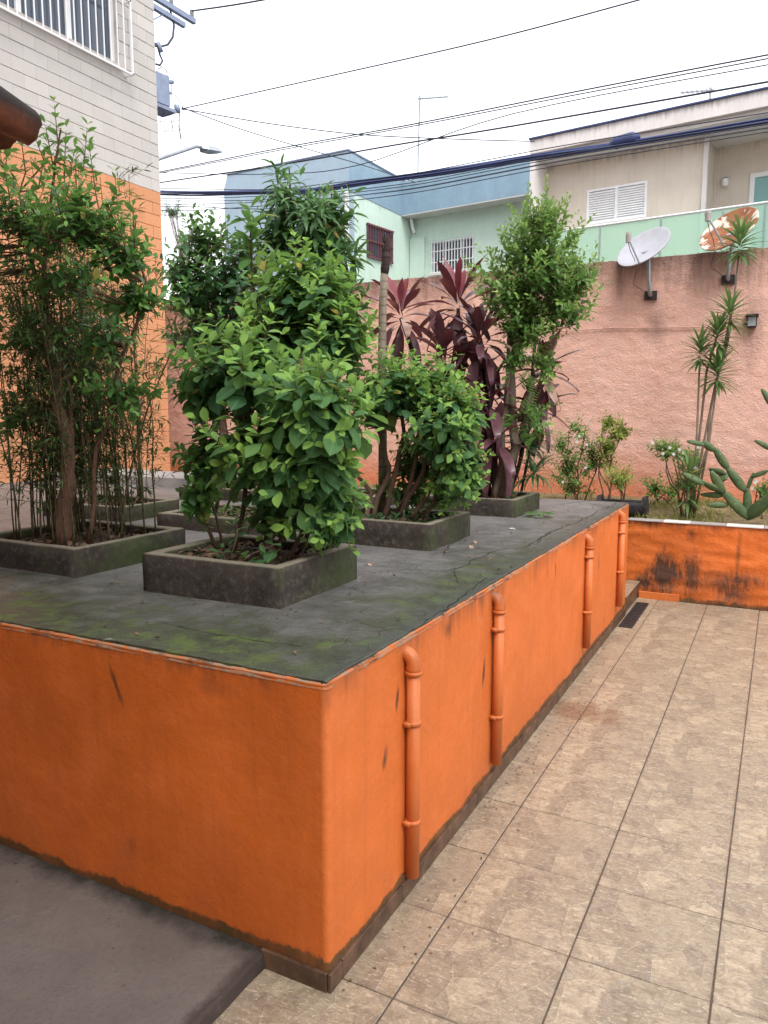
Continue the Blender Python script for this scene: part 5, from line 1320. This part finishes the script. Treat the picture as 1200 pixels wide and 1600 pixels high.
pt = [(597, 830), (598, 700), (597, 560), (598, 480), (601, 420), (606, 372)]
Q = [ony(x, y, 4.62) for x, y in pt]; Q[0] = Vector((Q[1].x, 4.62, zs_ - .02))
bt_ = thing('bare_trunk', 'bare ringed grey trunk with a blackened broken top', 'trunk', tuple(Q[0]))
MB().tube(Q[:5], [.031, .029, .027, .026, .025], 12).build('trunk', 'bark_ring', bt_, True)
m = MB(); m.tube(wig(Q[4] - Vector((0, 0, .03)), Q[5], 7, .06, 3), [.026, .030, .027, .031, .026, .028, .020, .010], 9)
for k in range(9): a_ = Q[4].lerp(Q[5], rng.random() * .9); b_ = a_ + Vector((rng.gauss(0, .022), rng.gauss(0, .022), rng.uniform(.02, .09))); m.tube([a_, a_.lerp(b_, .6), b_], [.016, .013, .003], 5)
m.build('broken_top', 'dark_stem', bt_)
# weeds in the box
def weeds(lab, box, n, mat='leaf_deep', size=.06):
    x0, x1, y0, y1, z = box
    root = thing('ground_plant', lab, 'plant', ((x0 + x1) / 2, (y0 + y1) / 2, z)); L = Leaves()
    for _ in range(n):
        p = Vector((rng.uniform(x0 + .06, x1 - .04), rng.uniform(y0 + .05, y1 - .05), z + rng.uniform(-.01, .01)))
        shoot(L, p, Vector((rng.gauss(0, .5), rng.gauss(0, .5), 1)), rng.uniform(.04, .1), 3, size * rng.uniform(.6, 1.2), 1.2, .1, .3)
    L.build(root, mat, LS_ELL)
weeds('low weeds and creepers covering the soil under the round shrub', BOX['mid'], 70)
weeds('low ferny weeds at the foot of the dark red cordylines', BOX['far'], 50)
weeds('low green weeds in the box behind the corner shrub', BOX['midleft'], 50, 'leaf_tree')

# ---- cordylines
CSH = [leaf_shape(9, .24, .5, .32, dr, .16, .012) for dr in (.08, .3, .6, .9)]
CME = {}
def cord_leaf(root, p, d, n, size, k, age, mat='leaf_maroon'):
    key = (k, age > .5, mat)
    if key not in CME:
        V, F_ = CSH[k]; me = bpy.data.meshes.new('leaf'); me.from_pydata([tuple(v) for v in V], [], F_); me.materials.append(MATS[mat])
        a = me.attributes.new('age', 'FLOAT', 'POINT'); a.data.foreach_set('value', np.full(len(V), .9 if age > .5 else .05, np.float32)); me.shade_smooth(); CME[key] = me
    o = bpy.data.objects.new('leaf', CME[key]); COL.objects.link(o); o.parent = root
    d = unit(Vector(d)); x = unit(d.cross(Vector(n))); nn_ = x.cross(d)
    M = Matrix((x, d, nn_)).transposed().to_4x4(); M.translation = Vector(p) - wl(root); o.matrix_local = M @ Matrix.Scale(size, 4)
def cordyline(lab, base, heads, Y, size):
    root = thing('cordyline', lab, 'cordyline', base, 'dark red cordylines in the far planter box'); w_ = MB()
    for hx, hy, nl, top, yy in heads:
        c = ony(hx, hy, yy); b = Vector(base) + Vector((rng.gauss(0, .04), rng.gauss(0, .04), 0))
        w_.tube(wig(b, c, 6, .05, hx), .016, 7)
        q = rng.random() * 6
        for i in range(nl):
            t_ = i / nl; el = math.radians(-50 + 130 * t_ ** .9); a = q + i * 2.4
            d = Vector((math.cos(a) * math.cos(el), math.sin(a) * math.cos(el), math.sin(el)))
            k = 0 if t_ > .8 else (1 if t_ > .55 else (2 if t_ > .25 else 3))
            cord_leaf(root, c + Vector((0, 0, .14 * (t_ - .5))) + d * .015, d, Vector((0, 0, 1)) + d * -.2 + rv() * .15, size * rng.uniform(.75, 1.1) * (1 - .25 * (t_ > .9)), k, 1 if (t_ > .86 and top) else 0, 'leaf_maroon' if rng.random() > .06 or t_ > .5 else 'leaf_dead')
    w_.build('stem', 'dark_stem', root, True)
zs_ = BOX['far'][4]
cordyline('slim dark red cordyline standing behind the bare ringed trunk', (-2.42, 6.1, zs_), [(626, 497, 24, True, 6.1)], 6.1, .42)
cordyline('dark red cordyline with an upright crimson tip above its drooping leaves', (-2.28, 6.0, zs_), [(716, 482, 28, True, 6.0), (692, 560, 30, False, 5.85)], 6.0, .42)
cordyline('maroon cordyline with tattered leaves wrapped round the privet trunk', (-2.1, 5.95, zs_), [(750, 535, 30, False, 5.85), (765, 630, 24, False, 5.9), (745, 600, 24, False, 5.95), (775, 690, 24, False, 5.9), (735, 670, 20, False, 6.0)], 5.95, .36)
cordyline('maroon cordyline leaning out to the right of the privet trunk', (-1.98, 6.15, zs_), [(848, 585, 26, False, 6.2), (840, 640, 18, False, 6.2)], 6.15, .30)
# ---- privet tree
P = Plant('privet_tree', 'upright privet tree with a bushy light green head above the far planter box', 'tree', (-2.02, 5.95, zs_))
stem_px(P, [(797, 775), (806, 700), (800, 600), (806, 500), (815, 430)], 5.95, .045, .016, n=9, base=(-2.02, 5.95, zs_))
stem_px(P, [(795, 775), (785, 690), (795, 580), (800, 480)], 5.9, .03, .012, base=(-2.05, 5.9, zs_))
stem_px(P, [(812, 775), (822, 640), (836, 540), (850, 470)], 6.05, .022, .008, base=(-1.97, 6.05, zs_))
for e_ in ((780, 400), (860, 420), (900, 440), (840, 330), (820, 350), (770, 460), (905, 485)): stem_px(P, [(812, 500), ((812 + e_[0]) / 2, (500 + e_[1]) / 2), e_], 5.95, .010, .004)
kw = dict(length=0.26, pairs=9, size=0.075, up=1.0, shell=0.4, spread=.95, gravity=0.0, age_tip=.9, twig=.003)
lobe_px(P, 842, 395, 74, 75, 5.95, 116, .42, below=-.6, **kw); lobe_px(P, 805, 445, 68, 66, 5.9, 96, .42, below=-.9, **kw); lobe_px(P, 880, 450, 62, 60, 6.0, 84, .38, below=-.9, **kw)
lobe_px(P, 850, 335, 34, 42, 5.95, 30, .25, **kw); lobe_px(P, 825, 500, 55, 40, 5.9, 46, .3, below=-1, **kw)
kw.update(up=.35); lobe_px(P, 905, 430, 26, 40, 5.95, 16, .2, **kw); lobe_px(P, 895, 485, 30, 12, 5.95, 9, .15, **kw)
kw.update(up=.1, size=.07); lobe_px(P, 852, 570, 30, 60, 5.95, 14, .2, below=-1, **kw); lobe_px(P, 835, 650, 32, 55, 5.95, 12, .2, below=-1, **kw); lobe_px(P, 805, 560, 30, 40, 5.85, 14, .12, below=-1, **kw)
P.done('bark_pale', 'leaf_privet', LS_ELL, 0)
# strappy plant at its foot
root = thing('strap_leaf_plant', 'strappy dark green plant hanging over the edge of the far planter box', 'plant', (-1.92, 6.2, zs_)); L = Leaves()
for c, n_, s_ in ((ony(828, 700, 6.15), 46, .30), (ony(835, 740, 6.1), 36, .26), (ony(815, 660, 6.1), 20, .26)):
    for i in range(n_):
        a = rng.random() * 6.28; el = rng.uniform(-.1, 1.3); L.add(c + rv() * .02, Vector((math.cos(a) * math.cos(el), math.sin(a) * math.cos(el), math.sin(el))), (0, 0, 1), s_ * rng.uniform(.7, 1.1), .1)
MB().tube([(-1.92, 6.2, zs_), ony(828, 700, 6.15), ony(822, 650, 6.1)], .012, 6).build('stem', 'dark_stem', root)
L.build(root, 'leaf_deep', leaf_shape(4, .09, .4, .3, .6, .0))
# fern sprays on the trunk
root = thing('fern', 'feathery green fern growing against the privet trunk', 'fern', tuple(ony(812, 640, 5.85))); L = Leaves()
for a0, b0 in (((822, 610), (835, 580)), ((822, 640), (842, 600)), ((826, 660), (845, 640)), ((800, 660), (785, 655)), ((820, 600), (826, 570)), ((818, 690), (836, 672))):
    A, B = ony(*a0, 5.85), ony(*b0, 5.75); ax = B - A; sd_ = unit(ax.cross(Vector((0, 1, 0))))
    for i in range(9):
        t_ = i / 8; p = A + ax * t_ - Vector((0, 0, .05 * t_ * t_))
        for s_ in (-1, 1): L.add(p, sd_ * s_ + unit(ax) * .35, (0, -1, .3), .055 * (1.1 - t_) + .012, .3)
L.build(root, 'leaf_tree', leaf_shape(2, .20, .4, .1, .2, 0), 0, name='fronds')
# fallen sprig on the terrace
root = thing('fallen_sprig', 'fallen leafy sprig lying on the terrace by the far planter box', 'leaves', tuple(onz(845, 803, ZT))); L = Leaves()
c = onz(843, 805, ZT + .02)
for i in range(13): a = i * 2.4; L.add(c + Vector((.03 * math.cos(a), .03 * math.sin(a), .01)), Vector((math.cos(a), math.sin(a), .3)), (0, 0, 1), .10, .2)
L.build(root, 'leaf_tree', LS_ELL, 13, [leaf_shape(4, .4, .5, .2, .3)], 'leaves')
# dry scraps on the terrace
for k, (px, py) in enumerate(((795, 826), (740, 845), (735, 852), (575, 880))):
    p = onz(px, py, ZT + .012); L = Leaves(); L.add(p, (1, rng.gauss(0, 1), 0), (0, 0, 1), rng.uniform(.04, .09)); L.add(p + Vector((.01, .01, 0)), (rng.gauss(0, 1), 1, 0), (0, 0, 1), .03)
    o = link_mesh('dry_leaf', L.mesh('dry_leaf', dry), 'leaf_dead' if k else 'petal_white'); tag(o, 'dry curled leaf scrap lying on the grey terrace top' if k else 'whitish dry leaf lying on the terrace before the far planter box', 'leaf', 'dry leaves on the terrace')

# small debris: leaf crumbs, grit and twigs
def debris(lab, n, region, zf, size, mat):
    L = Leaves()
    for _ in range(n):
        x, y = region(); L.add((x, y, zf(x, y)), Vector((rng.gauss(0, 1), rng.gauss(0, 1), .05)), Vector((rng.gauss(0, .25), rng.gauss(0, .25), 1)), size * rng.uniform(.4, 1.5))
    o = link_mesh('leaf_crumbs', L.mesh('leaf_crumbs', leaf_shape(1, .5, .5, .4, .3, 0)), mat); tag(o, lab, 'debris', None, 'stuff')
def on_terrace():
    while True:
        x, y = rng.uniform(-4.5, FX - .03), rng.uniform(FY + .03, BY - .05)
        if not any(b[0] - .01 < x < b[1] + .01 and b[2] - .01 < y < b[3] + .01 for b in BOX.values()) and (rng.random() < .35 or any(b[0] - .18 < x < b[1] + .18 and b[2] - .18 < y < b[3] + .18 for b in BOX.values())): return x, y
debris('dry leaf crumbs and grit scattered over the grey terrace top', 420, on_terrace, lambda x, y: ZT + .014, .022, 'litter')
debris('dry specks lying along the foot of the orange terrace side', 120, lambda: (FX + .015 + abs(rng.gauss(0, .12)), rng.uniform(FY, 7.0)), lambda x, y: .004, .014, 'litter')
debris('tiny dry specks lying on the dark concrete ramp', 60, lambda: (rng.uniform(-3.2, -1.5), rng.uniform(.9, FY - .02)), lambda x, y: .066 + (-1.44 - x) * .009, .012, 'litter')

# ================================================================ plants in the garden bed
def bz(x, y): return soil_z(x, y) - .01
def small_shrub(name, lab, bpx, Y, lobes, leaf, size, bark='bark_brown', stems=6, length=.16, pairs=6, flowers=0, cat='shrub', up=.8, shape=LS_ELL):
    c = ony(bpx, 780, Y); b = Vector((c.x, Y, bz(c.x, Y)))
    P = Plant(name, lab, cat, tuple(b)); cs = []
    for (x, y, rx, ry, n_) in lobes:
        q = ony(x, y, Y); cs.append(q)
        for _ in range(max(1, stems // len(lobes))): P.limb(wig(b + Vector((rng.gauss(0, .05), rng.gauss(0, .04), 0)), q + Vector((rng.gauss(0, .08), rng.gauss(0, .05), 0)), 6, .08, rng.random() * 50), .010, .004, 5)
    for (x, y, rx, ry, n_) in lobes: lobe_px(P, x, y, rx, ry, Y, int(n_ * 1.7), .2, length=length, pairs=pairs, size=size, up=up, shell=.35, spread=1.05, gravity=.1, age_tip=.8, twig=.002, below=-.9)
    P.done(bark, leaf, shape, 0, None, 'stems', 'foliage')
    if flowers:
        L = Leaves()
        for _ in range(flowers):
            x, y, rx, ry, n_ = rng.choice(lobes); c = ony(x + rng.uniform(-rx, rx), y + rng.uniform(-ry, ry * .6), Y - .2)
            for i in range(5): a = i * 1.257; L.add(c, Vector((math.cos(a), -.2, math.sin(a))), (0, -1, 0), .022)
        o = link_mesh('flowers', L.mesh('flowers', leaf_shape(1, .7, .6, .1, .1, 0), None, wl(P.root)), 'petal_white', P.root); o['kind'] = 'stuff'
small_shrub('bed_shrub', 'loose green shrub against the pink wall at the terrace end', 905, 9.0, [(888, 725, 40, 45, 48), (925, 710, 28, 48, 36), (900, 755, 45, 22, 20), (880, 690, 40, 25, 14), (905, 665, 25, 25, 9)], 'leaf_privet', .055, flowers=5)
small_shrub('yellow_shrub', 'yellowish young shrub with drooping tips beside the loose green shrub', 955, 8.9, [(950, 700, 18, 50, 20), (970, 675, 14, 28, 14), (950, 660, 14, 15, 8)], 'leaf_yellow', .07, stems=4, up=.3)
small_shrub('yellow_fern', 'small yellow green seedling growing in the black log trough', 972, 8.30, [(968, 745, 22, 22, 18)], 'leaf_yellow', .09, stems=3, pairs=7, cat='plant', shape=LS_LANCE)
small_shrub('flowering_shrub', 'leggy shrub with tiny white flowers in front of the pink wall', 1072, 8.55, [(1050, 702, 40, 18, 30), (1078, 720, 26, 26, 26), (1040, 697, 26, 12, 14), (1070, 750, 24, 22, 14)], 'leaf_privet', .05, stems=8, length=.1, pairs=5, flowers=13)
small_shrub('leafy_bush', 'bright leafy bush between the log trough and the flowering shrub', 1030, 9.2, [(1025, 760, 26, 20, 16), (1050, 768, 24, 14, 12)], 'leaf_privet', .06, stems=4, length=.12, pairs=5)
small_shrub('low_bush', 'low dark bush with pale flowers behind the cactus', 1190, 8.7, [(1192, 765, 22, 16, 18)], 'leaf_tree', .06, stems=4, length=.1, pairs=4, flowers=4)
# dracaena
def dracaena(lab, bpx, Y, stems, size):
    c = ony(bpx, 790, Y); b = Vector((c.x, Y, bz(c.x, Y)))
    root = thing('dracaena', lab, 'dracaena', tuple(b), 'dracaenas in the garden bed')
    for pts, tufts in stems:
        Q = [b + Vector((rng.gauss(0, .025), rng.gauss(0, .025), 0))] + [ony(x, y, Y) for x, y in pts]
        MB().tube(Q, [.012] * (len(Q) - 1) + [.009], 7).build('stem', 'bark_pale', root, True)
        for (x, y, n_, s_) in tufts:
            c = ony(x, y, Y); L = Leaves()
            n_ = int(n_ * 1.7)
            for i in range(n_):
                t_ = i / n_; a = i * 2.4 + rng.random() * .3; el = math.radians(-25 + 105 * t_)
                d = Vector((math.cos(a) * math.cos(el), math.sin(a) * math.cos(el), math.sin(el)))
                L.add(c + Vector((0, 0, .16 * (t_ - .5))), d, (0, 0, 1), s_ * rng.uniform(.75, 1.1), .1 + .5 * (t_ > .8))
            o = link_mesh('tuft', L.mesh('tuft', leaf_shape(3, .125, .38, .3, .25, 0), None, wl(root)), 'leaf_spiky', root)
dracaena('tall dracaena with several thin stems and spiky tufts by the pink wall', 1078, 8.45, [
    ([(1088, 700), (1093, 570)], [(1094, 552, 36, .24)]), ([(1092, 690), (1104, 580), (1122, 520)], [(1121, 527, 44, .26)]),
    ([(1100, 690), (1118, 600), (1136, 540), (1143, 500)], [(1140, 492, 34, .26)]), ([(1108, 690), (1119, 610)], [(1120, 585, 44, .28)]),
    ([(1105, 700), (1110, 640), (1132, 540), (1147, 470), (1154, 400)], [(1156, 383, 40, .27)])], .26)
dracaena('short leafy dracaena at the foot of the cactus', 1073, 8.25, [([(1074, 770), (1076, 740)], [(1076, 745, 30, .24), (1075, 772, 26, .24)])], .24)
# cactus
cb = ony(1172, 806, 8.2); cb = Vector((cb.x, 8.2, bz(cb.x, 8.2)))
cac = thing('prickly_pear', 'sprawling prickly pear cactus with long flat pads behind the bed wall', 'cactus', tuple(cb))
def pad(a, b, w, Y0, Y1, th=.022):
    A, B = ony(800 + a[0] / 3, 450 + a[1] / 3, Y0), ony(800 + b[0] / 3, 450 + b[1] / 3, Y1)
    W_ = px2m(A, w / 3) / 2 * .85; ax = B - A; L_ = ax.length; ax.normalize(); v = unit(Vector(CAM) - A)
    v = unit(v + rv() * .35); v = unit(v - ax * v.dot(ax)); x = ax.cross(v); vs = []; fs = []; n_, m_ = 9, 10
    for i in range(n_ + 1):
        t_ = i / n_; r = math.sin(math.pi * min(1, max(0, .06 + .90 * t_ ** .85))) ** .55
        for k in range(m_):
            q = 2 * math.pi * k / m_; vs.append(A + ax * (L_ * (t_ * 1.06 - .03)) + x * (math.cos(q) * W_ * r) + v * (math.sin(q) * min(th, W_ * .6) * r) + Vector((0, 0, .004 * mn.noise((t_ * 5, k, w)))))
    for i in range(n_):
        for k in range(m_): k2 = (k + 1) % m_; fs.append((i * m_ + k, i * m_ + k2, (i + 1) * m_ + k2, (i + 1) * m_ + k))
    fs.append(tuple(range(m_ - 1, -1, -1))); fs.append(tuple(range(n_ * m_, n_ * m_ + m_)))
    MB().add(vs, fs).build('pad', 'cactus_skin', cac, True)
for a, b, w, ya, yb in (((1108, 1078), (985, 950), 56, 8.2, 8.15), ((992, 962), (935, 862), 50, 8.15, 8.1), ((985, 955), (885, 908), 48, 8.16, 8.1), ((900, 918), (800, 868), 44, 8.1, 8.08), ((990, 972), (888, 968), 34, 8.17, 8.2),
                       ((1010, 1018), (918, 1016), 36, 8.18, 8.12), ((1108, 1085), (1100, 935), 48, 8.2, 8.24), ((1102, 945), (1132, 868), 24, 8.24, 8.24), ((1122, 885), (1200, 858), 34, 8.24, 8.2), ((1092, 950), (1008, 842), 50, 8.22, 8.25),
                       ((1012, 848), (948, 752), 46, 8.25, 8.28), ((950, 762), (892, 722), 40, 8.28, 8.26), ((905, 735), (822, 718), 30, 8.26, 8.22), ((1102, 1078), (1240, 955), 70, 8.2, 8.1), ((1000, 868), (925, 850), 34, 8.2, 8.3), ((1010, 880), (950, 905), 60, 8.2, 8.25),
                       ((1240, 960), (1235, 745), 44, 8.1, 8.12), ((1240, 765), (1140, 715), 32, 8.12, 8.1), ((1235, 760), (1240, 560), 40, 8.12, 8.12), ((1240, 575), (1172, 476), 40, 8.12, 8.1)):
    pad(a, b, w, ya, yb)
# far street tree seen beyond the flats
P = Plant('street_tree', 'wispy pale street tree beyond the corner of the block wall', 'tree', tuple(hw(hp(285, 500, 3)[0], STREET, 3)))
u_, _ = hp(285, 500, 3)
P.limb([hw(u_, STREET, 3), hw(u_, 4, 3), hw(u_ + .2, 5.4, 3)], .09, .03)
for x, y, r in ((270, 330, 30), (300, 370, 45), (280, 420, 45)):
    u_, z_ = hp(x, y, 3); c = hw(u_, z_, 3); s_ = px2m(c, r); P.lobe(c, (s_, s_, s_), 70, .4, 8, .09, up=.5, shell=.2, twig=.004, spread=1.0)
P.done('bark_pale', 'leaf_lance', LS_LANCE, 0)
